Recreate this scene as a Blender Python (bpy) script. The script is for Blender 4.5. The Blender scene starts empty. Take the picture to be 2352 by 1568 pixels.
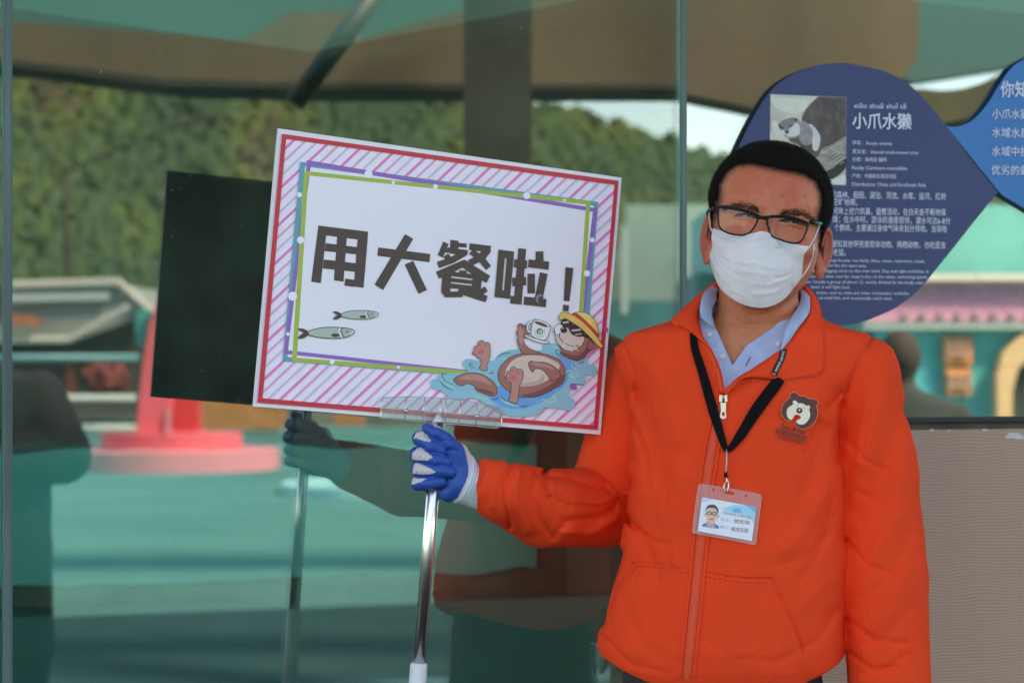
import bpy, math, random
import numpy as np
from mathutils import Vector, Matrix, noise
from mathutils.geometry import tessellate_polygon
from mathutils.bvhtree import BVHTree
random.seed(7); np.random.seed(7)
scene = bpy.context.scene
COL = scene.collection
R = math.radians

# ------------------------------------------------------------------ camera
F = 5410.0            # focal length in photograph pixels (photo width taken as 2352)
CU, HV, H = 1176.0, 812.0, 1.41
cd = bpy.data.cameras.new('camera'); cam = bpy.data.objects.new('camera', cd); COL.objects.link(cam)
cam.location = (0, 0, H); cam.rotation_euler = (R(90), 0, 0)
cd.sensor_fit = 'HORIZONTAL'; cd.sensor_width = 36.0; cd.lens = 36.0 * F / 2352.0
cd.shift_y = 28.0 / 2352.0
cd.clip_start = 0.05; cd.clip_end = 3000
cd.dof.use_dof = True; cd.dof.focus_distance = 3.14; cd.dof.aperture_fstop = 6.0
scene.camera = cam
# ------------------------------------------------------------------ daylight
SUN_EL, SUN_AZ = 50.0, 20.0      # behind the building, so its front and the man stand in open shade
w = bpy.data.worlds.new('World'); scene.world = w; w.use_nodes = True
nt = w.node_tree; bg = nt.nodes['Background']; sky = nt.nodes.new('ShaderNodeTexSky')
sky.sky_type = 'NISHITA'; sky.sun_disc = False; sky.sun_elevation = R(SUN_EL); sky.sun_rotation = R(SUN_AZ)
sky.air_density = 1.0; sky.dust_density = 0.4; sky.ozone_density = 3.2
nt.links.new(sky.outputs[0], bg.inputs[0]); bg.inputs[1].default_value = 0.15
sl = bpy.data.lights.new('sun', 'SUN'); sl.energy = 4.3; sl.angle = R(11.0); sl.color = (1.0, 0.95, 0.87)
so = bpy.data.objects.new('sun', sl); COL.objects.link(so)
d = Vector((math.sin(R(SUN_AZ)) * math.cos(R(SUN_EL)), math.cos(R(SUN_AZ)) * math.cos(R(SUN_EL)), math.sin(R(SUN_EL))))
so.rotation_euler = d.to_track_quat('Z', 'Y').to_euler(); so.location = (0, 8, 20)
scene.view_settings.view_transform = 'Standard'; scene.view_settings.look = 'None'
scene.view_settings.gamma = 1.0; scene.view_settings.use_curve_mapping = False
scene.view_settings.exposure = 2.28
scene.view_settings.use_white_balance = True; scene.view_settings.white_balance_temperature = 8700; scene.view_settings.white_balance_tint = 18
scene.cycles.max_bounces = 10; scene.cycles.transparent_max_bounces = 16; scene.cycles.glossy_bounces = 6
scene.cycles.sample_clamp_indirect = 8.0
try: scene.cycles.use_denoising = True
except Exception: pass

# ------------------------------------------------------------------ helpers
def P(u, v, D):
    return Vector((D * (u - CU) / F, D, H + D * (HV - v) / F))
GA = math.atan(0.352)
G0 = Vector((0, 3.60, 0)); GN = Vector((-math.sin(GA), math.cos(GA), 0)); GX = Vector((math.cos(GA), math.sin(GA), 0))
def refl(p):
    p = Vector(p); return p - 2 * (p - G0).dot(GN) * GN
def V(u, v, D): return refl(P(u, v, D))      # the point outdoors that is seen mirrored in the glass
def plane_hit(u, v, o, n, off=0.0):
    r = P(u, v, 1.0) - Vector((0, 0, H)); c = Vector((0, 0, H))
    t = ((o + n * off) - c).dot(n) / r.dot(n)
    return c + r * t
def GP(u, v, off=0.0):                         # point on the glass front, off metres towards the viewer
    return plane_hit(u, v, G0, -GN, off)
def GL(s, t, z):                               # glass frame: s along, t behind the glass (+) or in front (-)
    return G0 + GX * s + GN * t + Vector((0, 0, z))

def srgb(r, g, b):
    f = lambda c: (c / 12.92 if c <= 0.04045 else ((c + 0.055) / 1.055) ** 2.4)
    return (f(r / 255), f(g / 255), f(b / 255), 1.0)
MATS = {}
def mat(name, col, rough=0.7, metal=0.0, var=0.0, vscale=20.0, bump=0.0, bscale=200.0, sss=0.0, spec=0.5, attr=None, trans=0.0, coords='Object', sheen=0.0, alpha=1.0, vcol2=None, stretch=None):
    if name in MATS: return MATS[name]
    m = bpy.data.materials.new(name); m.use_nodes = True; n = m.node_tree; b = n.nodes['Principled BSDF']
    if len(col) == 3: col = (*col, 1.0)
    b.inputs['Base Color'].default_value = col; b.inputs['Roughness'].default_value = rough
    b.inputs['Metallic'].default_value = metal; b.inputs['Specular IOR Level'].default_value = spec
    b.inputs['Alpha'].default_value = alpha
    if trans: b.inputs['Transmission Weight'].default_value = trans
    if sheen: b.inputs['Sheen Weight'].default_value = sheen; b.inputs['Sheen Roughness'].default_value = 0.6
    if sss:
        b.inputs['Subsurface Weight'].default_value = sss; b.inputs['Subsurface Radius'].default_value = (0.012, 0.004, 0.002); b.inputs['Subsurface Scale'].default_value = 1.0
    tc = n.nodes.new('ShaderNodeTexCoord')
    vec = tc.outputs[coords]
    if stretch:
        mp = n.nodes.new('ShaderNodeMapping'); mp.inputs['Scale'].default_value = stretch
        n.links.new(vec, mp.inputs[0]); vec = mp.outputs[0]
    src = None
    if attr:
        a = n.nodes.new('ShaderNodeAttribute'); a.attribute_name = attr; src = a.outputs['Color']
        n.links.new(src, b.inputs['Base Color'])
    if var:
        t = n.nodes.new('ShaderNodeTexNoise'); t.inputs['Scale'].default_value = vscale; t.inputs['Detail'].default_value = 5
        n.links.new(vec, t.inputs['Vector'])
        mx = n.nodes.new('ShaderNodeMix'); mx.data_type = 'RGBA'
        mr = n.nodes.new('ShaderNodeMapRange'); mr.inputs[1].default_value = 0.3; mr.inputs[2].default_value = 0.7
        n.links.new(t.outputs['Fac'], mr.inputs[0]); n.links.new(mr.outputs[0], mx.inputs[0])
        if attr:
            h = n.nodes.new('ShaderNodeHueSaturation'); h.inputs['Value'].default_value = 1 + var; n.links.new(src, h.inputs['Color'])
            h2 = n.nodes.new('ShaderNodeHueSaturation'); h2.inputs['Value'].default_value = 1 - var; n.links.new(src, h2.inputs['Color'])
            n.links.new(h.outputs[0], mx.inputs[6]); n.links.new(h2.outputs[0], mx.inputs[7])
        else:
            mx.inputs[6].default_value = tuple(c * (1 - var) for c in col[:3]) + (1,)
            mx.inputs[7].default_value = (tuple(vcol2) + (1,)) if vcol2 else tuple(min(1, c * (1 + var)) for c in col[:3]) + (1,)
        n.links.new(mx.outputs[2], b.inputs['Base Color'])
    if bump:
        t = n.nodes.new('ShaderNodeTexNoise'); t.inputs['Scale'].default_value = bscale; t.inputs['Detail'].default_value = 4
        n.links.new(vec, t.inputs['Vector'])
        bp = n.nodes.new('ShaderNodeBump'); bp.inputs['Strength'].default_value = bump; bp.inputs['Distance'].default_value = 0.002
        n.links.new(t.outputs['Fac'], bp.inputs['Height']); n.links.new(bp.outputs[0], b.inputs['Normal'])
    MATS[name] = m
    return m

def root(name, label, cat, loc=(0, 0, 0), group=None):
    o = bpy.data.objects.new(name, None); COL.objects.link(o); o.location = loc
    o.empty_display_size = 0.1
    o['label'] = label; o['category'] = cat
    if group: o['group'] = group
    return o
def attach(o, parent):
    if parent is None: return
    o.parent = parent
    o.matrix_parent_inverse = Matrix.Translation(Vector(parent.location)).inverted()
def tag(o, label=None, cat=None, kind=None, group=None):
    if label: o['label'] = label
    if cat: o['category'] = cat
    if kind: o['kind'] = kind
    if group: o['group'] = group
    return o
def link(name, me, m, parent=None):
    o = bpy.data.objects.new(name, me); COL.objects.link(o)
    if m is not None and len(me.materials) == 0: me.materials.append(m)
    attach(o, parent); return o
def mesh(name, verts, faces, m, parent=None, smooth=False, recalc=False):
    me = bpy.data.meshes.new(name)
    me.from_pydata([tuple(p) for p in verts], [], [tuple(f) for f in faces])
    if recalc:
        import bmesh
        b = bmesh.new(); b.from_mesh(me); bmesh.ops.recalc_face_normals(b, faces=b.faces); b.to_mesh(me); b.free()
    if smooth: me.polygons.foreach_set('use_smooth', [True] * len(me.polygons))
    me.update(); return link(name, me, m, parent)
class MB:                                            # collects simple solids into one mesh
    def __init__(s): s.v = []; s.f = []
    def add(s, vs, fs):
        k = len(s.v); s.v += [tuple(p) for p in vs]; s.f += [tuple(i + k for i in f) for f in fs]; return s
    def hexa(s, a, b, c, d_, e, f, g, h):            # bottom abcd, top efgh
        return s.add([a, b, c, d_, e, f, g, h], [(3, 2, 1, 0), (4, 5, 6, 7), (0, 1, 5, 4), (1, 2, 6, 5), (2, 3, 7, 6), (3, 0, 4, 7)])
    def box(s, lo, hi, fn=None):
        x0, y0, z0 = lo; x1, y1, z1 = hi
        q = [(x0, y0, z0), (x1, y0, z0), (x1, y1, z0), (x0, y1, z0), (x0, y0, z1), (x1, y0, z1), (x1, y1, z1), (x0, y1, z1)]
        if fn: q = [fn(*p) for p in q]
        return s.hexa(*q)
    def tube(s, pts, r, seg=8, cap=True, flat=1.0, up=None):
        pts = [Vector(p) for p in pts]; n = len(pts)
        rr = r if isinstance(r, (list, tuple)) else [r] * n
        vs = []; fs = []; prev = None
        for i, p in enumerate(pts):
            t = (pts[min(i + 1, n - 1)] - pts[max(i - 1, 0)]).normalized()
            if prev is None:
                a = Vector(up) if up is not None else (Vector((0, 0, 1)) if abs(t.z) < 0.9 else Vector((0, 1, 0)))
            else: a = prev
            a = (a - t * a.dot(t)).normalized(); prev = a; b = t.cross(a)
            for k in range(seg):
                th = 2 * math.pi * k / seg
                vs.append(p + (a * math.cos(th) * flat + b * math.sin(th)) * rr[i])
        for i in range(n - 1):
            for k in range(seg):
                k2 = (k + 1) % seg
                fs.append((i * seg + k, i * seg + k2, (i + 1) * seg + k2, (i + 1) * seg + k))
        if cap:
            fs.append(tuple(range(seg))[::-1]); fs.append(tuple(range((n - 1) * seg, n * seg)))
        return s.add(vs, fs)
    def prism(s, front, back):                       # two matching outlines joined
        n = len(front)
        tri = tessellate_polygon([[Vector(p) for p in front]])
        s.add(list(front) + list(back), [tuple(t) for t in tri] + [tuple(i + n for i in t[::-1]) for t in tri] + [(i, (i + 1) % n, (i + 1) % n + n, i + n) for i in range(n)])
        return s
    def build(s, name, m, parent=None, smooth=False):
        return mesh(name, s.v, s.f, m, parent, smooth, recalc=True)

def spline(pts, n=8, closed=False):                  # Catmull-Rom through 2D/3D points
    pts = [np.array(p, float) for p in pts]; N = len(pts); out = []
    rng = range(N) if closed else range(N - 1)
    for i in rng:
        p0 = pts[(i - 1) % N] if (closed or i > 0) else pts[i]
        p1 = pts[i]; p2 = pts[(i + 1) % N]
        p3 = pts[(i + 2) % N] if (closed or i + 2 < N) else p2
        for k in range(n):
            t = k / n
            out.append(0.5 * ((2 * p1) + (-p0 + p2) * t + (2 * p0 - 5 * p1 + 4 * p2 - p3) * t * t + (-p0 + 3 * p1 - 3 * p2 + p3) * t ** 3))
    if not closed: out.append(pts[-1])
    return [tuple(p) for p in out]
def ell(cx, cy, rx, ry, ang=0, n=28, a0=0, a1=360):
    o = []; c, s_ = math.cos(R(ang)), math.sin(R(ang)); full = abs(a1 - a0) >= 360
    for k in range(n if full else n + 1):
        t = R(a0 + (a1 - a0) * k / n); x, y = rx * math.cos(t), ry * math.sin(t)
        o.append((cx + x * c - y * s_, cy + x * s_ + y * c))
    return o
def stroke(pts, w, closed=False, taper=False):       # 2D line -> outline polygon
    pts = [np.array(p, float) for p in pts]; n = len(pts); L = []; Rr = []
    for i in range(n):
        a = pts[(i - 1) % n] if (closed or i > 0) else pts[i]; b = pts[(i + 1) % n] if (closed or i < n - 1) else pts[i]
        t = b - a; t = t / (np.hypot(*t) + 1e-9); nn = np.array((-t[1], t[0]))
        ww = (w if not taper else w * max(0.15, math.sin(math.pi * (i + 0.5) / n))) / 2
        L.append(pts[i] + nn * ww); Rr.append(pts[i] - nn * ww)
    return L, Rr
class Print:                                         # flat print: stacked coplanar shapes projected onto a surface
    def __init__(s, proj, step=0.00003): s.proj = proj; s.step = step; s.off = 0.0004; s.parts = {}
    def _get(s, key): return s.parts.setdefault(key, MB())
    def poly(s, key, pts, holes=()):
        s.off += s.step
        loops = [[Vector((p[0], p[1], 0)) for p in pts]] + [[Vector((p[0], p[1], 0)) for p in h] for h in holes]
        tri = tessellate_polygon(loops); flat = [p for l in loops for p in l]
        s._get(key).add([s.proj(p.x, p.y, s.off) for p in flat], tri)
    def line(s, key, pts, w, closed=False, taper=False):
        s.off += s.step
        L, Rr = stroke(pts, w, closed, taper); n = len(L)
        vs = [s.proj(p[0], p[1], s.off) for p in L + Rr]
        fs = [(i, (i + 1) % n, (i + 1) % n + n, i + n) for i in range(n if closed else n - 1)]
        s._get(key).add(vs, fs)
    def text(s, key, body, p0, p1, h, bold=0.0, up=None, mirror=False):
        vs, fs = glyphs(body, bold)
        if not vs: return
        x0 = min(v[0] for v in vs); x1 = max(v[0] for v in vs)
        p0 = np.array(p0, float); p1 = np.array(p1, float); e = (p1 - p0) / (x1 - x0)
        if up is None:
            t = (p1 - p0) / np.hypot(*(p1 - p0)); up = np.array((t[1], -t[0]))
        else: up = np.array(up, float)
        s.off += s.step; out = []
        for x, y in vs:
            q = p0 + e * (x - x0) + up * (h * y / 0.72); out.append(s.proj(q[0], q[1], s.off))
        s._get(key).add(out, fs)
GLY = {}
def glyphs(body, bold):
    k = (body, bold)
    if k not in GLY:
        c = bpy.data.curves.new('t', 'FONT'); c.body = body; c.resolution_u = 2; c.offset = bold
        o = bpy.data.objects.new('t', c); COL.objects.link(o)
        dg = bpy.context.evaluated_depsgraph_get(); dg.update(); e = o.evaluated_get(dg); m = e.to_mesh()
        GLY[k] = ([(v.co.x, v.co.y) for v in m.vertices], [tuple(p.vertices) for p in m.polygons])
        e.to_mesh_clear(); bpy.data.objects.remove(o); bpy.data.curves.remove(c)
    return GLY[k]
# ================================================================== the setting
# ground outdoors, canopy shade painted as a dark band, paving before the building
M_ground = mat('plaza_paint', (0.065, 0.175, 0.17), 0.95, spec=0.03, var=0.18, vscale=0.6, bump=0.3, bscale=40)
mb = MB(); mb.add([(-900, -900, 0), (900, -900, 0), (900, 900, 0), (-900, 900, 0)], [(0, 1, 2, 3)])
tag(mb.build('ground', M_ground), kind='structure')
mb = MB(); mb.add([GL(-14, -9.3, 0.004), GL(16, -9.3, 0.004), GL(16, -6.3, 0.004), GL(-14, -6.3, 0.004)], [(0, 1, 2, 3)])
tag(mb.build('canopy_shade_band', mat('canopy_shade_dark', (0.018, 0.040, 0.046), 0.95, spec=0.03, var=0.2, vscale=1.5, bump=.3, bscale=50)), kind='structure')  # ground coloured darker here to stand for the canopy's shade
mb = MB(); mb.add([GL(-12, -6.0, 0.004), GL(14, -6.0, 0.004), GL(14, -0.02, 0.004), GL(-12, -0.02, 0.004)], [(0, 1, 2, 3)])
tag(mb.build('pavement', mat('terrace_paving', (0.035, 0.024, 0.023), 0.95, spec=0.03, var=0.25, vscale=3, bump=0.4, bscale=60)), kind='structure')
mb = MB()
mb.box((-12, -6.32, 0), (14, -6.06, 0.012), lambda x, y, z: GL(x, y, z))
tag(mb.build('kerb', mat('kerb_teal', (0.03, 0.10, 0.12), 0.7, var=0.2, vscale=8)), kind='structure')
mb = MB()
a_, b_ = V(1288, 1479, 11.44), V(1560, 1466, 11.66); c_ = (b_ - a_).cross(Vector((0, 0, 1))).normalized() * 0.07; a_.z = b_.z = 0
mb.hexa(a_ - c_, b_ - c_, b_ + c_, a_ + c_, *[p + Vector((0, 0, .010)) for p in (a_ - c_, b_ - c_, b_ + c_, a_ + c_)])
tag(mb.build('painted_line', mat('orange_paint', (0.55, 0.14, 0.05), 0.7, var=0.2, vscale=6)), kind='structure')

# forested hill
def ridge(u):
    xs = [-2500, -600, 300, 900, 1240, 1400, 1560, 1700, 2000, 2352, 3500, 5000]
    ys = [500, 760, 700, 640, 606, 560, 512, 470, 430, 420, 300, 250]
    return float(np.interp(u, xs, ys))
vs = []; fs = []; us = np.linspace(-2500, 5000, 76); ts = np.linspace(0, 1, 14)
def hill_pt(u, t):
    D = 190 + 240 * t
    px = 60 + (ridge(u) - 60) * t ** 0.85
    return V(u, HV - px, D) - Vector((0, 0, 5.5 + (1 - t) * 2))
for t in ts:
    for u in us: vs.append(hill_pt(u, t))
for i in range(13):
    for j in range(75): fs.append((i * 76 + j, i * 76 + j + 1, (i + 1) * 76 + j + 1, (i + 1) * 76 + j))
tag(mesh('hill', vs, fs, mat('hill_soil', (0.045, 0.055, 0.025), 0.95, var=0.3, vscale=0.05), recalc=True), kind='structure')
# crowns of the forest, one mass
import bmesh
b = bmesh.new(); bmesh.ops.create_icosphere(b, subdivisions=1, radius=1.0)
base = np.array([v.co[:] for v in b.verts]); bf = np.array([[v.index for v in f.verts] for f in b.faces]); b.free()
AV = []; AF = []; AC = []; k = 0
pal = np.array([(0.046, 0.080, 0.036), (0.062, 0.096, 0.036), (0.040, 0.070, 0.042), (0.085, 0.108, 0.036), (0.062, 0.066, 0.042), (0.052, 0.084, 0.044), (0.085, 0.076, 0.046)])
rs = np.random.RandomState(3)
for i in range(34000):
    u = rs.uniform(-900, 3300); t = rs.uniform(0, 1) ** 0.8
    c = np.array(hill_pt(u, t)) + np.array((0, 0, rs.uniform(1.0, 3.6)))
    r = rs.uniform(0.6, 1.7); sh = 1 + 0.28 * np.sin(base @ rs.normal(size=(3, 3)) * 3.0).sum(1) / 1.7 + rs.uniform(-.12, .12, len(base))
    vv = base * sh[:, None] * r * np.array((1, 1, rs.uniform(0.8, 1.3))) + c
    AV.append(vv); AF.append(bf + k); k += len(base)
    n1 = noise.noise(Vector((u * 0.004, t * 3, 5))); idx = int(np.clip(2.2 + n1 * 6 + rs.normal() * 0.7, 0, 6))
    col = pal[[2, 0, 5, 1, 3, 6, 4][idx]] * rs.uniform(0.88, 1.12)
    AC.append(np.tile(np.append(col, 1), (len(base), 1)))
AV = np.concatenate(AV); AF = np.concatenate(AF); AC = np.concatenate(AC)
def np_mesh(name, v, f, m, parent=None, smooth=True, col=None):
    me = bpy.data.meshes.new(name); me.vertices.add(len(v)); me.vertices.foreach_set('co', np.asarray(v, np.float32).ravel())
    nf, k_ = f.shape; me.loops.add(nf * k_); me.loops.foreach_set('vertex_index', f.astype(np.int32).ravel())
    me.polygons.add(nf); me.polygons.foreach_set('loop_start', np.arange(0, nf * k_, k_, dtype=np.int32))
    if smooth: me.polygons.foreach_set('use_smooth', np.ones(nf, bool))
    me.update(calc_edges=True); me.validate()
    if col is not None:
        a = me.color_attributes.new('Col', 'FLOAT_COLOR', 'POINT'); a.data.foreach_set('color', np.asarray(col, np.float32).ravel())
    return link(name, me, m, parent)
o = np_mesh('forest', AV, AF, mat('forest_leaves', (0.06, 0.09, 0.03), 0.9, attr='Col', var=0.08, vscale=0.9, spec=0.1), smooth=False, col=AC)
tag(o, 'green wooded hillside facing the glass building, with patches of yellow and russet', 'forest', kind='stuff')

# ---- things outdoors, seen only as reflections (all placed where they stand, in front of the glass)
def VB(m_, u0, v0, u1, v1, D, dep=0.2):              # a slab facing the glass, as thick as dep
    q = [V(u0, v1, D), V(u1, v1, D), V(u1, v1, D) , V(u0, v1, D)]
    A = [P(u0, v1, D), P(u1, v1, D), P(u1, v0, D), P(u0, v0, D)]
    Bk = [p + Vector((0, dep, 0)) for p in A]
    return m_.hexa(*[refl(p) for p in A], *[refl(p) for p in Bk])
def VPR(m_, pts, D, dep=0.2):
    A = [refl(P(u, v, D)) for u, v in pts]; Bk = [refl(P(u, v, D) + Vector((0, dep, 0))) for u, v in pts]
    return m_.prism(A, Bk)
# canopy: fascia, ceiling, sagging rib, strut pipe, pillar
cr = root('canopy', 'weathered brown concrete canopy beam with teal ceiling opposite the glass', 'canopy', V(1200, 200, 10) * 1.0)
fas = [(-900, 60), (-900, -10), (15, 48), (300, 70), (548, 92), (600, 70), (660, 30), (780, 25), (812, 50), (822, 92), (1000, 40), (1180, -5), (1400, -90), (2112, -90), (2112, 60), (2108, 140), (2040, 215), (1975, 300), (1800, 262), (1570, 215), (1370, 207), (1220, 205), (700, 205), (380, 196), (15, 150), (-900, 95)]
M_conc = mat('canopy_concrete', (0.14, 0.105, 0.062), 0.85, var=0.3, vscale=1.2, bump=0.5, bscale=20, stretch=(1, 1, 0.3))
VPR(MB(), fas, 10.0, 0.35).build('fascia', M_conc, cr)
VPR(MB(), [(-900, 100), (15, 150), (380, 196), (700, 205), (1570, 205), (1570, 192), (700, 190), (380, 180), (15, 135), (-900, 88)], 9.98, 0.5).build('underside_shadow', mat('underside_shadow_dark', (0.05, 0.045, 0.035), 0.8), cr)  # dark strip painted as the shadow along the beam's underside edge
mb = MB(); VPR(mb, [(-1500, 170), (-1500, -700), (3600, -700), (3600, 175), (2352, 150), (2100, 190), (1900, 100), (500, 100)], 14.0, 0.2); mb.build('ceiling_panel', mat('canopy_teal', (0.05, 0.15, 0.13), 0.7, var=0.12, vscale=0.4), cr)
M_rib2 = mat('canopy_rib', (0.10, 0.095, 0.05), 0.8, var=0.3, vscale=3)
VPR(MB(), spline([(1930, 300), (2010, 240), (2090, 205), (2170, 208), (2240, 196), (2320, 160), (2460, 90), (2600, 60), (2600, 150), (2460, 170), (2352, 225), (2270, 262), (2150, 285), (2020, 305)], 5, True), 10.6, 0.25).build('rib', M_rib2, cr)
VPR(MB(), spline([(2110, 268), (2180, 255), (2260, 240), (2340, 205), (2350, 240), (2280, 300), (2180, 310)], 4, True), 10.9, 0.1).build('rib', mat('rib_pale', (0.30, 0.33, 0.28), 0.7, var=0.2), cr)
t = MB(); t.tube([V(675, 240, 8.0), V(895, -60, 8.0)], 0.036, 14); t.build('strut', mat('strut_metal', (0.06, 0.075, 0.07), 0.5, var=0.2), cr, True)
pr = root('pillar', 'square grey concrete pillar carrying the canopy opposite the glass', 'pillar', V(1143, 1600, 9.2))
mb = MB(); a_, b_ = P(1066, 0, 9.4), P(1222, 0, 9.4)
mb.hexa(*[refl(Vector((x, y, z))) for z in (0.0, 3.3) for x, y in ((a_.x, 9.4), (b_.x, 9.4), (b_.x, 9.66), (a_.x, 9.66))])
mb.build('shaft', mat('pillar_concrete', (0.045, 0.048, 0.036), 0.85, var=0.35, vscale=3, bump=0.5, bscale=30), pr)
mb = MB(); mb.hexa(*[refl(Vector((x, y, z))) for z in (0.0, 0.12) for x, y in ((a_.x - .04, 9.36), (b_.x + .04, 9.36), (b_.x + .04, 9.70), (a_.x - .04, 9.70))])
mb.build('plinth', mat('plinth', (0.12, 0.11, 0.09), 0.85), pr)
# low house with grey roof on the left
hr = root('house', 'low house with grey sloping roof and pale verge boards below the hill', 'house', V(120, 960, 45))
VPR(MB(), [(-500, 690), (-500, 672), (275, 652), (345, 715), (300, 735), (160, 785), (-500, 785)], 45, 6).build('roof', mat('roof_tiles', (0.22, 0.235, 0.215), 0.7, var=0.2, vscale=0.8), hr)
mb = MB(); mb.tube([V(-500, 668, 44.9), V(15, 655, 44.9), V(272, 648, 44.9), V(350, 716, 44.9)], 0.075, 6); mb.build('verge_board', mat('verge_white', (0.5, 0.47, 0.42), 0.6), hr)
mb = MB(); mb.tube([V(296, 704, 44.7), V(160, 780, 44.7), V(-500, 785, 44.7)], 0.07, 6); mb.build('verge_board', MATS['verge_white'], hr)
VPR(MB(), [(-500, 702), (250, 688), (250, 672), (-500, 684)], 44.85, 0.1).build('skylight', mat('skylight', (0.42, 0.50, 0.50), 0.4), hr)
VPR(MB(), [(-500, 786), (165, 786), (300, 722), (420, 760), (520, 800), (520, 955), (-500, 955)], 45.5, 5).build('wall', mat('house_wall', (0.045, 0.04, 0.035), 0.9, var=0.4, vscale=0.7), hr)
mb = MB(); VB(mb, 150, 822, 172, 905, 45.4, .1); mb.build('door', mat('red_door', (0.25, 0.05, 0.03), 0.6), hr)
o = MB(); VPR(o, [(20, 745), (20, 722), (60, 725), (92, 735), (85, 748), (50, 742)], 44.5, 0.3); tag(o.build('awning', mat('orange_awning', (0.5, 0.14, 0.07), 0.7)), 'small faded orange awning in front of the grey roof', 'awning')
# teal and pale rails with pickets
rr = root('railing', 'teal and pale horizontal railing with thin pickets in front of the low house', 'railing', V(100, 985, 33))
mb = MB(); mb.tube([V(-400, 823, 33), V(318, 821, 33)], 0.05, 8); mb.build('rail', mat('rail_teal', (0.10, 0.30, 0.33), 0.5), rr, True)
mb = MB(); mb.tube([V(-400, 917, 33.5), V(312, 914, 33.5)], 0.05, 8); mb.build('rail', mat('rail_pale', (0.45, 0.52, 0.50), 0.5), rr, True)
mb = MB(); mb.tube([V(-400, 984, 33.5), V(312, 982, 33.5)], 0.05, 8); mb.build('rail', MATS['rail_pale'], rr, True)
mb = MB()
for k in range(60): mb.tube([V(-380 + k * 11.6, 917, 33.5), V(-380 + k * 11.6, 984, 33.5)], 0.012, 4)
tag(mb.build('picket', mat('picket_metal', (0.16, 0.14, 0.11), 0.6), rr), kind='stuff')
# red bush
b = bmesh.new(); bmesh.ops.create_icosphere(b, subdivisions=4, radius=1.0)
c = V(243, 872, 36); 
for v in b.verts:
    n1 = noise.fractal(v.co * 3, 1, 2, 4); v.co = Vector((v.co.x * 0.36, v.co.y * 0.36, v.co.z * 0.26)) * (1 + 0.3 * n1) + c
me = bpy.data.meshes.new('clipped_bush'); b.to_mesh(me); b.free()
bo = link('clipped_bush', me, mat('red_leaves', (0.16, 0.03, 0.025), 0.9, var=0.6, vscale=12)); tag(bo, 'rounded dark red bush beside the low house', 'bush')
# pink sculpture
sr = root('sculpture', 'tall pink and red frame sculpture standing on a round two-step plinth', 'sculpture', V(395, 1060, 29))
cc = P(395, 0, 29.0)
def disc(name, rad, z0, z1, m, parent, cx=cc.x, cy=29.0, seg=64):
    mb = MB(); 
    A = [refl(Vector((cx + rad * math.cos(2 * math.pi * k / seg), cy + rad * math.sin(2 * math.pi * k / seg), z0))) for k in range(seg)]
    B = [p + Vector((0, 0, z1 - z0)) for p in A]
    mb.add(A + B, [tuple(range(seg)), tuple(range(seg, 2 * seg))] + [(k, (k + 1) % seg, (k + 1) % seg + seg, k + seg) for k in range(seg)])
    return mb.build(name, m, parent)
M_pk = mat('pink_paint', (0.80, 0.13, 0.16), 0.45, var=0.08, vscale=2)
M_pk2 = mat('pink_pale', (0.75, 0.19, 0.24), 0.5, var=0.1, vscale=2)
disc('plinth_step', 1.32, 0.0, 0.24, M_pk2, sr); disc('plinth_step', 0.86, 0.24, 0.44, M_pk, sr)
VPR(MB(), [(308, 1056), (318, 940), (330, 830), (345, 745), (362, 690), (385, 640), (430, 600), (440, 660), (415, 720), (402, 800), (392, 900), (376, 1056)], 28.6, 0.35).build('front_post', M_pk, sr)
VPR(MB(), [(398, 1004), (396, 800), (420, 620), (455, 620), (455, 1004)], 29.4, 0.35).build('rear_post', mat('red_paint', (0.62, 0.045, 0.05), 0.45), sr)
VPR(MB(), [(312, 790), (310, 750), (316, 718), (328, 708), (336, 712), (330, 760), (325, 800)], 28.9, 0.3).build('teal_wing', mat('teal_gloss', (0.03, 0.40, 0.36), 0.35), sr)
VPR(MB(), [(377, 1056), (381, 940), (388, 940), (384, 1056)], 28.55, 0.05).build('edge_strip', mat('edge_pale', (0.5, 0.3, 0.35), 0.5), sr)
# orange block wall, teal picket panel, splash pool, shop
wr = root('low_wall', 'orange rendered low wall at the far side of the plaza', 'wall', V(560, 985, 42))
mb = MB(); VB(mb, 455, 918, 652, 986, 42, 0.4); mb.build('wall_block', mat('orange_render', (0.48, 0.19, 0.06), 0.8, var=0.2, vscale=3), wr)
mb = MB(); VB(mb, 768, 915, 834, 976, 42, 0.4); mb.build('wall_block', MATS['orange_render'], wr)
mb = MB(); VB(mb, 652, 900, 1300, 978, 43, 0.4); mb.build('rear_block', mat('grey_render', (0.16, 0.17, 0.13), 0.9, var=0.4, vscale=1), wr)
fr = root('picket_fence', 'pale teal picket fence beyond the splash pool', 'fence', V(850, 1050, 31))
mb = MB(); VB(mb, 640, 986, 1300, 1052, 31.5, 0.05); mb.build('back_panel', mat('teal_fence', (0.08, 0.34, 0.32), 0.6), fr)
for k in range(34):
    mb = MB(); u = 640 + k * 19.5; VB(mb, u, 980, u + 11, 1056, 31, 0.06); mb.build('picket', mat('teal_fence_pale', (0.12, 0.38, 0.35), 0.6), fr)
pl = root('splash_pool', 'small round pool with a pale blue rim', 'pool', V(850, 1130, 24))
cy = 24.0; cx = P(860, 0, cy).x
def ring(name, r0, r1, z, m, parent, cx, cy, seg=48):
    vs = []
    for k in range(seg):
        a = 2 * math.pi * k / seg
        for r, zz in ((r0, 0.0), (r0, z), (r1, z), (r1, 0.0)): vs.append(refl(Vector((cx + r * math.cos(a), cy + 1.3 * r * math.sin(a), zz))))
    fs = []
    for k in range(seg):
        j = (k + 1) % seg
        for q in range(3): fs.append((k * 4 + q, j * 4 + q, j * 4 + q + 1, k * 4 + q + 1))
    mb = MB(); mb.add(vs, fs); return mb.build(name, m, parent)
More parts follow.
